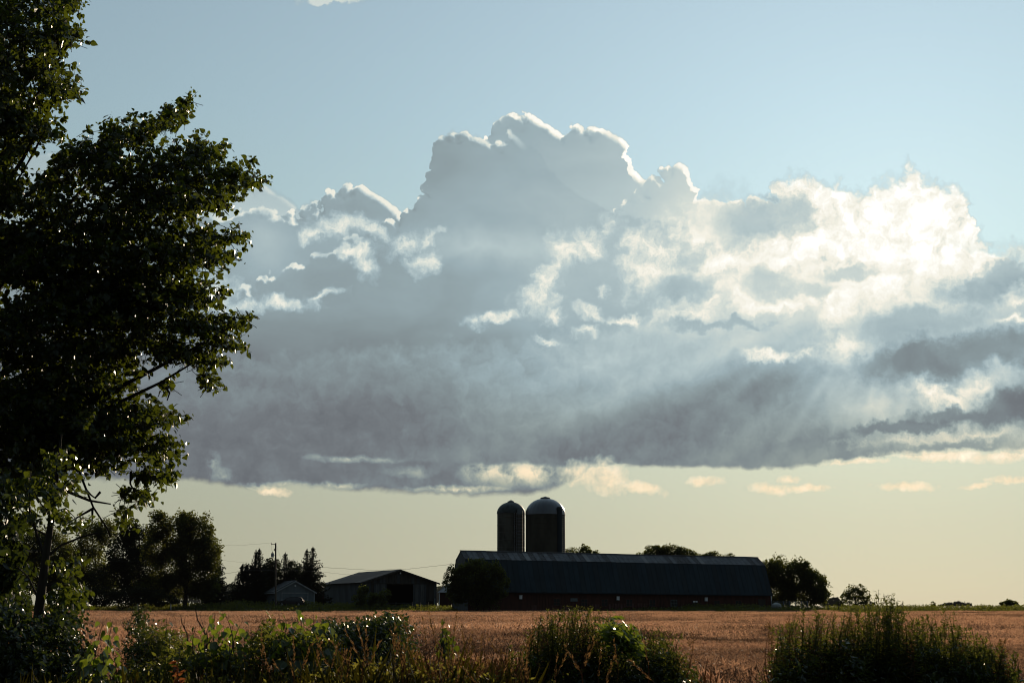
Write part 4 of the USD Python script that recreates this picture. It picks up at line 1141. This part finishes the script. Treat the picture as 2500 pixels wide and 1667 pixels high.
tree('far_bush', 'tiny rounded bush on the skyline left of the hazy far trees', 'bush', 420, [(2276, 1474, 7, 5)], 2276, .1, 3.2, .4, lumps=.3)
tree('far_trees', 'hazy clump of distant trees on the right horizon', 'trees', 2000, [(2320, 1477, 16, 5), (2340, 1475, 14, 7), (2358, 1477, 14, 5), (2310, 1479, 20, 4)], 2340, .2, .25, 2.0, 'dark_far_leaf', kind='stuff')
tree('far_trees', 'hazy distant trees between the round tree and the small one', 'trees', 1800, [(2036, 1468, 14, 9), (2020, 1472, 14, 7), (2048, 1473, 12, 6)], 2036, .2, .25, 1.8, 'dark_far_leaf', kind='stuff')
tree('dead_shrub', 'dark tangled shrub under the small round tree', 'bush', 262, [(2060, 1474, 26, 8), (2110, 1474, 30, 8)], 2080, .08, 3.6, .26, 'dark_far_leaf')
for (px, pt_, Y, lab) in ((885, 1428, 250, 'leaning dark sapling before the long side of the machine shed'), (938, 1440, 250, 'pale leaved sapling before the open shed door'), (910, 1448, 251, 'low dark bush at the near corner of the machine shed')):
    tree('shed_bush', lab, 'bush', Y, [(px, (pt_ + 1476) / 2, 13, (1476 - pt_) / 2), (px - 9, 1462, 14, 14), (px + 8, pt_ + 8, 9, 9)], px - 6, .06, 4.5, .22, 'far_leaf', lumps=.4)
# the far woods seen between the trunks
m = MB()
n = 26000
px = R.uniform(330, 1130, n)
topy = 1424 + 10 * fbm1(px / 26.0, 31) + 8 * (fbm1(px / 5.0, 33) - .5) + np.where(px > 950, 4, 0)
Yw = 3000 + R.uniform(-80, 80, n)
x = (px - 1250) / FOC * Yw
ztop = EYE[2] + (1478 - topy) / FOC * Yw
z = 1.15 + (ztop - 1.15) * R.uniform(0, 1, n) ** .7
m.add(*leaves(np.stack([x, Yw, z], -1), rnd(n) + [0, 0, .3], rnd(n), R.uniform(2.4, 5.5, n), R.uniform(2, 4, n), OVAL))
said(usdkit.mesh(stage, '/World/woods', m.get(), '/World/Looks/dark_far_leaf').GetPrim(), kind='stuff', label='hazy far woods seen between the maple grove and the spruces', category='woods')

# ------------------------------------------------------------------ the big poplar at the left
def sprays(mm, wood, caps, Y, depth, per_px, lsize, rng, twig=.22, nl=(6, 11), up=.25, loose=1.0):
    """Leafy twigs inside pixel capsules (x0, y0, x1, y1, r, density); returns leaf centres, directions, faces, sizes."""
    C, D, N, S = [], [], [], []
    for (x0, y0, x1, y1, r, dens) in caps:
        area = math.pi * r * r + 2 * r * math.hypot(x1 - x0, y1 - y0)
        k = max(3, int(area * per_px * dens))
        t = rng.uniform(0, 1, k)
        rr = r * np.sqrt(rng.uniform(0, 1, k))
        an = rng.uniform(0, 2 * np.pi, k)
        px, py = x0 + (x1 - x0) * t + rr * np.cos(an), y0 + (y1 - y0) * t + rr * np.sin(an)
        dd = rng.normal(0, 1, k) * depth * min(1.0, r / 45 + .25)
        axis = np.array([x1 - x0, 0, -(y1 - y0)], float) / (math.hypot(x1 - x0, y1 - y0) + 1e-6)
        for i in range(k):
            y = Y + dd[i]
            p = at(px[i], py[i], y)
            out = np.array([math.cos(an[i]), rng.normal(0, .6), -math.sin(an[i])]) * rr[i] / r
            d = unit(axis * .7 + out * .7 + [0, 0, up] + rng.normal(0, .45, 3))
            L = twig * rng.uniform(.55, 1.3)
            p0 = p - d * L * .6
            if wood is not None:
                wood.append((p0, d, L))
            q = rng.integers(*nl)
            s = np.linspace(.15, 1.0, q)
            C.append(p0 + d * (L * s)[:, None] + rng.normal(0, .022 * loose, (q, 3)))
            side = unit(np.cross(d, rng.normal(0, 1, (q, 3))))
            D.append(unit(side * .9 + d * .45 + np.array([0, 0, -.75]) * loose))
            S.append(lsize * rng.uniform(.5, 1.3, q) * (1 - .25 * (s > .9)))
    C, D, S = np.vstack(C), np.vstack(D), np.concatenate(S)
    return C, D, rnd(len(C)), S


CAPS = [(-100, 40, 110, 30, 75, 1), (60, 95, 205, 88, 26, 1.1), (130, 10, 185, 0, 28, 1), (110, 120, 170, 50, 30, 1), (-50, 150, 140, 165, 62, 1), (100, 205, 190, 225, 28, 1.1), (-50, 265, 110, 275, 55, 1), (60, 315, 135, 322, 24, 1), (-60, 385, 45, 365, 40, .9), (-80, 470, 60, 470, 55, 1),
        (90, 500, 240, 345, 44, 1), (150, 400, 175, 370, 22, .9), (250, 400, 262, 305, 17, 1), (210, 420, 330, 300, 34, 1), (330, 350, 445, 262, 27, 1.1), (445, 285, 466, 236, 12, 1.1), (250, 450, 500, 375, 52, 1.1), (480, 385, 545, 362, 20, 1), (440, 445, 615, 412, 24, 1.1), (570, 448, 648, 440, 13, 1.1), (350, 480, 555, 478, 40, 1.1),
        (100, 570, 430, 540, 85, 1.2), (450, 570, 598, 574, 18, 1.1), (400, 622, 560, 618, 33, 1.1), (60, 700, 450, 680, 92, 1.25), (400, 722, 535, 720, 34, 1.1),
        (100, 800, 440, 790, 78, 1.2), (450, 800, 615, 778, 22, 1.1), (480, 818, 590, 840, 20, 1), (90, 905, 310, 885, 72, 1.15), (380, 850, 540, 876, 27, 1), (485, 905, 532, 950, 16, 1), (412, 915, 402, 955, 10, .9),
        (0, 1000, 290, 1000, 82, 1.0), (300, 1005, 425, 1020, 32, 1.0), (330, 1085, 420, 1100, 36, 1.0), (80, 1090, 290, 1100, 60, .9), (340, 1150, 415, 1165, 22, 1), (305, 1205, 365, 1212, 18, 1), (292, 1235, 312, 1285, 13, 1.1), (0, 1120, 160, 1120, 46, .9),
        (-60, 430, 30, 440, 50, 1.0), (-60, 610, 100, 620, 80, 1.1), (-60, 820, 60, 830, 80, 1.0), (-60, 990, 140, 1060, 80, 1.0), (0, 1170, 120, 1190, 36, .8), (-40, 200, 40, 330, 60, .9), (180, 1040, 330, 1060, 50, 1.0),
        (-260, 200, -120, 500, 150, .5), (-260, 700, -100, 950, 160, .5)]
rg = np.random.default_rng(21)
PY = 17.0
poplar = thing('poplar_tree', 'large foreground poplar with glinting leaves filling the upper left', 'tree')
twigs = []
C, D, N, S = sprays(None, twigs, CAPS, PY, .55, .0060, .077, rg)
keep = np.ones(len(C), bool)
# the leaves that stand out along the edge are single parts
ends = np.array([(c[2], c[3]) for c in CAPS[:42]])
proj = np.stack([1250 + FOC * C[:, 0] / (C[:, 1] * math.cos(PITCH) + (C[:, 2] - EYE[2]) * math.sin(PITCH)), 833.5 - FOC * ((C[:, 2] - EYE[2]) * math.cos(PITCH) - C[:, 1] * math.sin(PITCH)) / (C[:, 1] * math.cos(PITCH) + (C[:, 2] - EYE[2]) * math.sin(PITCH))], -1)
dist = np.linalg.norm(proj[:, None] - ends[None], axis=2).min(1) + C[:, 1] * 0
single = np.argsort(dist)[:300]
keep[single] = False
m = MB().add(*leaves(C[keep], D[keep], N[keep], S[keep], S[keep] * R.uniform(.75, .95, keep.sum()), DELTOID, .22, .12))
part(poplar, 'foliage', m.get(), 'poplar_leaf', kind='stuff')
for i in single:
    part(poplar, 'leaf', leaves(C[i:i + 1], D[i:i + 1], N[i:i + 1], S[i:i + 1], S[i:i + 1] * .85, DELTOID, .22, .12), 'poplar_leaf')
tx = at(-230, 1478, 17.2)
m = MB().tube([(tx[0], 17.2, 0), (tx[0] + .05, 17.2, 2.5), (tx[0] + .1, 17.2, 5.5), (tx[0] - .05, 17.3, 9)], [.34, .28, .2, .08], 10)
part(poplar, 'trunk', m.get(), 'bark', smooth=50)
for (x0, y0, x1, y1) in ((-230, 900, 320, 330), (-230, 980, 460, 420), (-230, 1050, 500, 560), (-230, 1080, 520, 690), (-230, 1150, 560, 800), (-230, 1170, 480, 880), (-230, 1200, 390, 1010), (-230, 1150, 350, 1090), (-230, 700, 180, 90), (-230, 760, 150, 220), (-230, 850, 120, 300), (-160, 1010, 270, 1230)):
    a, b = at(x0, y0, PY + .1), at(x1, y1, PY + R.normal(0, .2))
    q = np.linspace(0, 1, 9)[:, None]
    p = a + (b - a) * q + np.array([0, 0, -.35]) * (q * (1 - q)) * 2 + R.normal(0, .035, (9, 3)) * np.sin(q * np.pi)
    part(poplar, 'branch', MB().tube(p, .055 * (1 - q[:, 0]) + .009, 6).get(), 'bark', smooth=50)
m = MB()
for (p0, d, L) in twigs:
    m.tube([p0 - d * .12, p0 + d * L * .5, p0 + d * L], [.0045, .0035, .0018], 3)
part(poplar, 'twig', m.get(), 'bark', kind='stuff')
# the bare drooping twigs at the lower edge
for pts in (((170, 1090), (205, 1180), (228, 1238), (262, 1290), (270, 1310)), ((228, 1240), (196, 1258), (160, 1280)), ((245, 1200), (232, 1215), (222, 1208), (208, 1190)), ((405, 945), (414, 960), (408, 978)), ((320, 1150), (318, 1180), (328, 1200)), ((226, 1242), (225, 1275))):
    part(poplar, 'bare_twig', MB().tube([at(x, y, 16.6) for x, y in pts], np.linspace(.017, .007, len(pts)), 5).get(), 'bark', smooth=50)

# ------------------------------------------------------------------ thin tree in front of it
young = thing('young_tree', 'thin dark trunked young tree at the lower left, leafy from the field upwards', 'tree')
YY = 13.2
pts = [at(x, y, YY) for x, y in ((82, 1690), (88, 1560), (96, 1480), (104, 1420), (116, 1330), (128, 1250), (138, 1170), (144, 1110), (150, 1060))]
pts = [pts[0] - [0, 0, 1.0]] + pts
part(young, 'trunk', MB().tube(pts, [.075, .055, .050, .045, .040, .034, .026, .020, .014, .007], 9).get(), 'bark', smooth=50)
for pl, r in ((((112, 1360), (150, 1330), (200, 1310), (240, 1300)), .016), (((112, 1370), (92, 1310), (74, 1250), (62, 1170)), .017), (((128, 1260), (100, 1230), (84, 1200)), .011), (((134, 1200), (170, 1170), (200, 1150)), .010), (((120, 1310), (85, 1290), (40, 1230)), .012), (((98, 1470), (70, 1410), (40, 1380)), .013), (((104, 1430), (150, 1420), (190, 1440)), .011), (((128, 1250), (160, 1240), (182, 1262)), .009), (((72, 1255), (72, 1200), (75, 1150)), .010)):
    part(young, 'branch', MB().tube([at(x, y, YY + .05 * i) for i, (x, y) in enumerate(pl)], np.linspace(r, r * .35, len(pl)), 6).get(), 'bark', smooth=50)
CY = [(100, 1190, 190, 1180, 26, .9), (120, 1240, 185, 1262, 24, .9), (60, 1230, 110, 1260, 24, .7), (170, 1290, 215, 1270, 16, .8), (140, 1370, 190, 1390, 26, .8), (150, 1430, 200, 1460, 26, 1.0), (130, 1460, 150, 1480, 22, .7), (180, 1470, 205, 1485, 12, 1), (110, 1130, 160, 1120, 26, .7), (60, 1160, 80, 1190, 20, .7)]
C, D, N, S = sprays(None, None, CY, YY, .25, .0046, .060, rg, twig=.2)
single = rg.permutation(len(C))[:300]
keep = np.ones(len(C), bool)
keep[single] = False
part(young, 'foliage', MB().add(*leaves(C[keep], D[keep], N[keep], S[keep], S[keep] * .8, DELTOID, .25, .2)).get(), 'poplar_leaf', kind='stuff')
for i in single:
    part(young, 'leaf', leaves(C[i:i + 1], D[i:i + 1], N[i:i + 1], S[i:i + 1], S[i:i + 1] * .8, DELTOID, .25, .2), 'poplar_leaf')


def thicket(name, label, cat, caps, Y, per, ls, lm, shape=OVAL, wide=.6, depth=.3, twig=.16, stems=(), up=.3, singles=0):
    t = thing(name, label, cat)
    C, D, N, S = sprays(None, None, caps, Y, depth, per, ls, rg, twig=twig, up=up, loose=.6)
    single = np.argsort(-(S * (C[:, 1] < Y)))[:singles]
    keep = np.ones(len(C), bool)
    keep[single] = False
    part(t, 'foliage', MB().add(*leaves(C[keep], D[keep], N[keep], S[keep], S[keep] * wide, shape, .25, .2)).get(), lm, kind='stuff')
    for i in single:
        part(t, 'leaf', leaves(C[i:i + 1], D[i:i + 1], N[i:i + 1], S[i:i + 1], S[i:i + 1] * wide, shape, .25, .2), lm)
    for (x0, y0, x1, y1) in stems:
        a, b = at(x0, y0, Y), at(x1, y1, Y + .1)
        g0 = np.array([a[0] + (a[0] - b[0]) * .2, Y, float(ground_z(a[0], Y)) - .05])
        part(t, 'stem', MB().tube([g0, a, (a + b) / 2 + R.normal(0, .02, 3), b], [.016, .012, .009, .004], 5).get(), 'pale_bark', smooth=50)
    return t


thicket('shrub', 'dense leafy shrub along the left edge, overhanging yellowish leaves', 'shrub', [(-40, 1200, 20, 1210, 42, .9), (-30, 1290, 25, 1300, 46, 1.1), (-30, 1390, 35, 1400, 48, 1.1), (-20, 1470, 30, 1475, 44, 1.0), (30, 1395, 60, 1400, 14, 1)], 14.0, .0085, .085, 'shrub_leaf', singles=120, stems=((-20, 1660, -10, 1300), (5, 1660, 20, 1250)))
thicket('shrub', 'tangled low shrub in the lower left corner below the thin tree', 'shrub', [(-30, 1540, 60, 1530, 46, 1), (-30, 1620, 70, 1630, 60, 1.1), (20, 1490, 55, 1500, 20, .9), (60, 1590, 90, 1640, 40, 1)], 12.4, .0095, .058, 'shrub_leaf', singles=120, stems=((0, 1660, 10, 1500), (40, 1660, 45, 1490)))
thicket('shrub', 'dark small leaved shrub standing around the base of the thin trunk', 'shrub', [(110, 1540, 180, 1530, 34, 1.1), (100, 1600, 190, 1590, 50, 1.3), (110, 1650, 200, 1660, 50, 1.3), (120, 1505, 170, 1500, 18, 1)], 12.8, .012, .050, 'shrub_leaf', singles=60, stems=((110, 1660, 120, 1510), (160, 1660, 165, 1505)))


def shoot_points(px0, py0, px1, py1, Y, lean=0.0):
    a, b = at(px0, py0, Y), at(px1, py1, Y)
    g0 = np.array([a[0], Y, float(ground_z(a[0], Y)) - .03])
    q = np.linspace(0, 1, 6)[:, None]
    p = a + (b - a) * q
    p[:, 0] += lean * np.sin(q[:, 0] * np.pi) * .05
    return np.vstack([g0, p]) if g0[2] < a[2] else p


def sapling(label, shoots, Y, ls, gap=.030, group=None, lm='sapling_leaf'):
    """Young poplar shoots with big heart shaped leaves up each stem."""
    t = thing('poplar_sapling', label, 'sapling', group=group)
    for (x0, y0, x1, y1, wd) in shoots:
        p = shoot_points(x0, y0, x1, y1, Y + R.normal(0, .12), R.normal())
        ls_ = ls * 1.1
        part(t, 'stem', MB().tube(p, np.linspace(.009, .002, len(p)), 5).get(), 'pale_bark', smooth=50)
        a, b = p[-6], p[-1]
        L = np.linalg.norm(b - a)
        n = max(5, int(L / gap))
        for k in range(n):
            s = (k + .5) / n
            c = a + (b - a) * s
            az = k * 2.4 + R.normal(0, .4)
            size = ls_ * (1.1 - .55 * s ** 2) * R.uniform(.75, 1.15)
            out = np.array([math.cos(az), math.sin(az), 0])
            stalk = c + out * size * .55 * wd + [0, 0, .01]
            tip = unit(out * .55 + [0, 0, -.75] + R.normal(0, .18, 3))
            nrm = out + [0, 0, .35] + R.normal(0, .25, 3)
            part(t, 'leaf', leaves([stalk], [tip], [nrm], size, size * .9, DELTOID, .15, .15), lm)
    return t


sapling('bright poplar sapling with large pale green leaves beside the dark shrub', [(225, 1680, 252, 1515, 1.0), (250, 1690, 275, 1515, 1.0), (215, 1690, 205, 1570, 1.0), (270, 1690, 290, 1600, .9), (235, 1690, 240, 1560, 1.2), (205, 1690, 198, 1590, 1.0), (255, 1690, 262, 1580, 1.0)], 11.2, .088, .034)
thicket('willow_shrub', 'fine leaved dark shrub between the two leftmost poplar saplings', 'shrub', [(335, 1480, 345, 1530, 14, .8), (325, 1530, 360, 1540, 26, 1.2), (320, 1580, 380, 1580, 34, 1.4), (335, 1610, 370, 1620, 30, 1.2), (345, 1495, 350, 1500, 8, 1)], 13.5, .016, .040, 'shrub_leaf', LANCE, .4, stems=((330, 1640, 338, 1475), (350, 1640, 352, 1490)))
thicket('grass_clump', 'rounded fine bladed green clump right of the willow shrub', 'grass', [(370, 1570, 430, 1580, 30, 1.3), (380, 1610, 450, 1620, 36, 1.4), (400, 1555, 420, 1560, 14, 1.0)], 13.3, .014, .085, 'weed_leaf', LANCE, .16, up=1.1)
sapling('single thin poplar shoot with two rows of shiny leaves before the field', [(408, 1600, 406, 1508, .75)], 13.0, .078, .032)
sapling('clump of poplar saplings with white glinting leaves left of centre', [(480, 1620, 478, 1528, .8), (505, 1620, 512, 1520, .8), (528, 1640, 525, 1490, .9), (545, 1640, 548, 1495, .9), (560, 1640, 570, 1520, .9), (588, 1640, 592, 1515, .8), (535, 1640, 536, 1540, 1.1), (470, 1630, 462, 1555, .8), (610, 1640, 615, 1550, .8)], 12.2, .084, .029)
sapling('broad leaved poplar saplings rising from the weeds below the shed', [(690, 1640, 680, 1498, 1.0), (705, 1640, 700, 1520, 1.1), (735, 1640, 727, 1486, 1.0), (745, 1640, 740, 1530, 1.2), (770, 1640, 764, 1498, .9), (715, 1640, 712, 1535, 1.2), (790, 1640, 800, 1508, 1.1), (760, 1640, 780, 1525, 1.1)], 12.0, .098, .032)
sapling('small upright poplar sapling standing alone before the bare field', [(1088, 1600, 1085, 1510, .8), (1094, 1600, 1096, 1540, .9), (1080, 1600, 1076, 1545, .9), (1104, 1600, 1108, 1552, .7), (1086, 1600, 1087, 1535, 1.1)], 13.4, .060, .020, lm='poplar_leaf')
t = thing('dead_branch', 'bare curved dead branch among the white glinting saplings', 'branch')
for pl, r in ((((500, 1600), (507, 1560), (495, 1535), (482, 1512), (477, 1485)), .012), (((507, 1560), (520, 1590), (530, 1640)), .014), (((470, 1640), (462, 1590), (456, 1545), (444, 1520), (441, 1500)), .008), (((455, 1545), (449, 1525), (452, 1505)), .004), (((500, 1540), (488, 1500), (500, 1470)), .003)):
    part(t, 'twig' if r < .01 else 'limb', MB().tube([at(x, y, 12.6) for x, y in pl], np.linspace(r, r * .3, len(pl)), 5).get(), 'bark', smooth=50)
thicket('shrub', 'dense rounded dark shrub below the machine shed', 'shrub', [(830, 1590, 960, 1580, 48, 1.5), (800, 1620, 980, 1630, 40, 1.4), (880, 1540, 985, 1535, 30, 1.3), (930, 1515, 968, 1508, 17, 1.1), (740, 1575, 830, 1560, 36, 1.3), (780, 1540, 860, 1535, 20, 1.1), (950, 1560, 1000, 1600, 26, 1.2), (880, 1518, 905, 1522, 12, 1.0)], 13.2, .014, .045, 'shrub_leaf', OVAL, .55, depth=.4, stems=((860, 1660, 900, 1520), (930, 1660, 955, 1505), (900, 1660, 930, 1540), (830, 1660, 820, 1550)))
thicket('shrub', 'low leafy weeds filling the ground between the sapling clumps', 'shrub', [(620, 1570, 690, 1590, 30, 1.1), (640, 1540, 660, 1530, 14, .8), (440, 1610, 620, 1625, 32, 1.1), (690, 1585, 800, 1590, 40, 1.2), (300, 1640, 460, 1640, 26, .9), (560, 1655, 780, 1660, 24, .9)], 12.4, .013, .050, 'weed_leaf', OVAL, .5)


def weeds(name, label, spots, Y, lm='weed_leaf', ll=.055, lw=.22, gap=.018, feather=True, category='weeds', dry=0.0):
    """Upright leafy stems; each shoot is one part."""
    t = thing(name, label, category)
    for (x, ytop, ybase) in spots:
        y = Y + R.normal(0, .22)
        lean = R.normal(0, 24)
        p = shoot_points(x + lean * .4, ybase, x + lean, ytop, y, R.normal())
        m = MB().tube(p, np.linspace(.006, .0015, len(p)), 4)
        a, b = p[-6], p[-1]
        L = np.linalg.norm(b - a)
        n = max(6, int(L / gap))
        s = (np.arange(n) + R.uniform(0, 1, n)) / n
        az = np.arange(n) * 2.4 + R.normal(0, .5, n)
        c = a + (b - a) * s[:, None]
        out = np.stack([np.cos(az), np.sin(az), R.uniform(-.1, .85, n)], -1)
        m.add(*leaves(c, out, np.stack([-np.cos(az) * .3, -np.sin(az) * .3, np.ones(n)], -1) + R.normal(0, .3, (n, 3)), ll * (1.15 - .75 * s) * R.uniform(.6, 1.3, n), ll * lw * (1.15 - .6 * s), LANCE, .2, .3))
        if feather:
            for _ in range(R.integers(4, 11)):
                s0 = R.uniform(.25, .95)
                c0 = a + (b - a) * s0
                d = unit(np.array([R.normal(0, .85), R.normal(0, .7), 1.0]))
                LL = L * R.uniform(.12, .30) * (1.2 - s0)
                m.tube([c0, c0 + d * LL], [.002, .001], 3)
                k = max(4, int(LL / (gap * .8)))
                ss = np.linspace(.1, 1, k)
                o = rnd(k) + d * .9
                m.add(*leaves(c0 + d * (LL * ss)[:, None], o, rnd(k), ll * .5 * R.uniform(.5, 1.1, k), ll * .16, LANCE))
        part(t, 'shoot', m.get(), 'dry_stem' if R.random() < dry else lm)
    return t


def hump(x, pts):
    xs_, ys_ = zip(*pts)
    return float(np.interp(x, xs_, ys_))


top = [(1260, 1570), (1290, 1530), (1330, 1500), (1375, 1475), (1400, 1490), (1440, 1480), (1455, 1500), (1480, 1540), (1500, 1560), (1560, 1560), (1600, 1530), (1640, 1540), (1660, 1580), (1690, 1630)]
xs1 = np.concatenate([R.uniform(1265, 1680, 170), R.uniform(1330, 1460, 40)])
weeds('weed_bush', 'tall feathery weed clump at the centre of the foreground', [(x, hump(x, top) - 8 + abs(R.normal(0, 34)), 1690) for x in xs1], 12.6, ll=.07, lw=.24, dry=.06)
thicket('shrub', 'dark leafy base of the central weed clump', 'shrub', [(1295, 1620, 1450, 1605, 30, 1.1), (1290, 1655, 1680, 1660, 34, 1.2), (1440, 1600, 1620, 1625, 28, 1.0), (1600, 1610, 1650, 1620, 22, .9)], 12.9, .013, .05, 'shrub_leaf', OVAL, .45, depth=.4)
thicket('leafy_plant', 'bright long leaved plant sticking out of the central weed clump', 'plant', [(1485, 1545, 1500, 1525, 16, 1.0), (1500, 1550, 1530, 1560, 18, 1.1), (1520, 1570, 1560, 1580, 18, 1.0)], 12.2, .012, .11, 'sapling_leaf', LANCE, .28, up=1.2, singles=60)
top = [(1870, 1650), (1890, 1560), (1910, 1500), (1940, 1490), (1965, 1520), (2000, 1490), (2030, 1500), (2080, 1500), (2120, 1480), (2145, 1450), (2170, 1455), (2200, 1500), (2240, 1520), (2300, 1490), (2320, 1530), (2370, 1540), (2420, 1560), (2460, 1570), (2485, 1640)]
xs1 = np.concatenate([R.uniform(1880, 2480, 240), R.uniform(1900, 2330, 50)])
weeds('weed_bush', 'big mass of tall upright weeds at the lower right', [(x, hump(x, top) - 12 + abs(R.normal(0, 45)), 1700) for x in xs1], 11.8, ll=.078, lw=.24, dry=.05, lm='weed_leaf')
thicket('shrub', 'dense dark foliage inside the right hand weed mass', 'shrub', [(1910, 1625, 2420, 1630, 36, 1.2), (1900, 1665, 2460, 1665, 40, 1.2), (1930, 1585, 2300, 1595, 26, .7)], 12.2, .012, .055, 'shrub_leaf', OVAL, .42, depth=.4)

# ------------------------------------------------------------------ grass, dry stalks and flowers at the front
m = MB()
n = 80000
x = R.uniform(-5.2, 5.4, n)
y = R.uniform(10.2, 18.5, n)
open_ = np.clip((x - 1.15) / .5, 0, 1) * (1 - np.clip((x - 2.0) / .3, 0, 1))
hh = (.20 + .48 * meshkit.fbm(np.stack([x * .9, y * .9, 0 * x], -1), 3, 4) ** 1.3) * (1 - .45 * np.clip((x + .4) / 1.2, 0, 1)) + .03 * np.clip((12.5 - y) / 2.0, 0, 1)
base = np.stack([x, y, ground_z(x, y) + .2], -1)
d = np.stack([R.normal(0, .32, n), R.normal(0, .32, n), np.ones(n)], -1)
keep = (open_ < .5) & (R.uniform(0, 1, n) < .35)
m.add(*leaves(base[keep], d[keep], rnd(keep.sum()), (hh * R.uniform(.6, 1.3, n))[keep], R.uniform(.002, .005, keep.sum()), LANCE, .1, .35))
c = base + d * (hh * R.uniform(.35, 1.0, n))[:, None]
kk = open_ < .5
m.add(*leaves(c[kk], (rnd(n) + [0, 0, .3])[kk], rnd(kk.sum()), R.uniform(.018, .05, kk.sum()), R.uniform(.008, .022, kk.sum()), OVAL))
said(usdkit.mesh(stage, '/World/roadside_grass', m.get(), '/World/Looks/grass_blade').GetPrim(), kind='stuff', label='uncut grass and small weeds along the bottom of the picture', category='grass')


m = MB()
for (x0, x1, n, top) in ((930, 1290, 2600, 1592), (1640, 1720, 420, 1640), (480, 820, 1500, 1600), (2450, 2540, 300, 1640), (290, 500, 900, 1606), (1240, 1700, 900, 1632), (20, 300, 500, 1640)):
    n = int(n * 1.5)
    px, k = R.uniform(x0, x1, n), R.uniform(0, 1, n)
    yy = 14.5 - 4.6 * k + R.normal(0, .3, n)
    x = (px - 1250) / FOC * yy
    z1 = EYE[2] - (top + 92 * k + R.normal(0, 16, n) - 1478) / FOC * yy
    z0 = ground_z(x, yy)
    m.add(*leaves(np.stack([x, yy, z0], -1), np.stack([R.normal(0, .16, n), R.normal(0, .16, n), np.ones(n)], -1), rnd(n), np.maximum(z1 - z0, .1), R.uniform(.002, .006, n), LANCE, .1, .25))
said(usdkit.mesh(stage, '/World/tawny_grass', m.get(), '/World/Looks/dry_stem').GetPrim(), kind='stuff', label='tawny ripening grass between the foreground shrubs', category='grass')


def dry_grass(label, spots, Y, group=None, cat='dry grass', mt='dry_stem'):
    t = thing('dry_grass_clump', label, cat, group=group)
    for (x, ytop, ybase) in spots:
        p = shoot_points(x - R.normal(0, 8), ybase, x, ytop, Y + R.normal(0, .3), R.normal())
        m = MB().tube(p, np.linspace(.0035, .0015, len(p)), 4)
        a, b = p[-1] - (p[-1] - p[-6]) * .0, p[-1]
        dr = unit(p[-1] - p[-3])
        k = 26
        s = R.uniform(-.14, .06, k)
        m.add(*leaves(p[-1] + dr * s[:, None], dr + rnd(k) * .45, rnd(k), R.uniform(.02, .04, k), R.uniform(.006, .011, k), LANCE))
        part(t, 'stalk', m.get(), mt)


dry_grass('reddish dry grass stalks with seed heads before the rounded shrub', [(R.uniform(800, 1010), R.uniform(1540, 1620), 1700) for _ in range(20)], 10.2)
dry_grass('thin brown grass stalks standing against the field right of the rounded shrub', [(x, y_, 1690) for x, y_ in ((985, 1520), (1012, 1535), (1035, 1528), (1050, 1510), (1062, 1545), (1112, 1515), (1130, 1550), (1148, 1560), (1175, 1575), (1200, 1570), (1150, 1580), (1222, 1590))], 11.0)
dry_grass('brown dry stalks at the foot of the central weed clump', [(R.uniform(1280, 1600), R.uniform(1560, 1640), 1720) for _ in range(14)], 10.6)
dry_grass('dry brown stalks in the grass between the sapling clumps', [(R.uniform(560, 790), R.uniform(1560, 1640), 1720) for _ in range(10)], 10.6)
dry_grass('low brown grass heads in the strip before the bare field', [(R.uniform(1000, 1280), R.uniform(1600, 1655), 1740) for _ in range(60)], 10.8)
t = thing('rusty_dock', 'single rust orange dock plant in the grass at the bottom left', 'plant')
p = shoot_points(436, 1700, 433, 1612, 10.0)
part(t, 'stem', MB().tube(p, np.linspace(.006, .003, len(p)), 5).get(), 'dry_stem')
for k in range(46):
    c = p[-6] + (p[-1] - p[-6]) * R.uniform(.15, 1.0)
    part(t, 'leaf', leaves([c], rnd(1) * [1, 1, .35], rnd(1) + [0, 0, .8], R.uniform(.03, .075), R.uniform(.015, .028), OVAL), 'rust_leaf')


def flowers(label, group, spots, Y):
    for (x, y_) in spots:
        p = shoot_points(x, y_ + 40, x, y_, Y + R.normal(0, .15))
        t = thing('white_flower', label, 'flower', group=group)
        part(t, 'stem', MB().tube(p, .0018, 4).get(), 'weed_leaf')
        n = 14
        a = np.arange(n) * 2 * np.pi / n
        m = MB().add(*leaves(np.repeat(p[-1][None], n, 0), np.stack([np.cos(a), np.sin(a), .35 + 0 * a], -1), np.stack([0 * a, 0 * a, 1 + 0 * a], -1), .014, .006, OVAL))
        part(t, 'blossom', m.get(), 'petal')


flowers('one of the small white flowers clustered before the left half of the rounded dark shrub', 'flowers before the rounded shrub', [(781, 1627), (788, 1633), (795, 1628), (800, 1626), (811, 1629), (790, 1622), (785, 1638), (842, 1616)], 10.4)
flowers('one of a few white flowers at the right foot of the rounded dark shrub', 'flowers right of the rounded shrub', [(925, 1617), (932, 1618), (918, 1622), (940, 1640), (992, 1617), (1000, 1645)], 10.4)
flowers('tiny white flower scattered among the grass below the sapling clumps', 'flowers in the grass', [(405, 1603), (590, 1577), (606, 1580), (575, 1590), (640, 1610), (655, 1606), (690, 1632), (560, 1660), (500, 1645), (730, 1650)], 10.8)

# ------------------------------------------------------------------ evening haze
usdkit.material(stage, '/World/Looks/haze', {'v': ('principled_volume', {'color': (.85, .88, .92), 'density': 1.0e-5, 'anisotropy': 0.0})}, volume='v.volume')
said(usdkit.mesh(stage, '/World/haze', MB().box((-9500, -950, -1.0), (9500, 9500, 56.0)).get(), '/World/Looks/haze').GetPrim(), kind='stuff', label='thin evening haze over the whole farmland', category='haze')
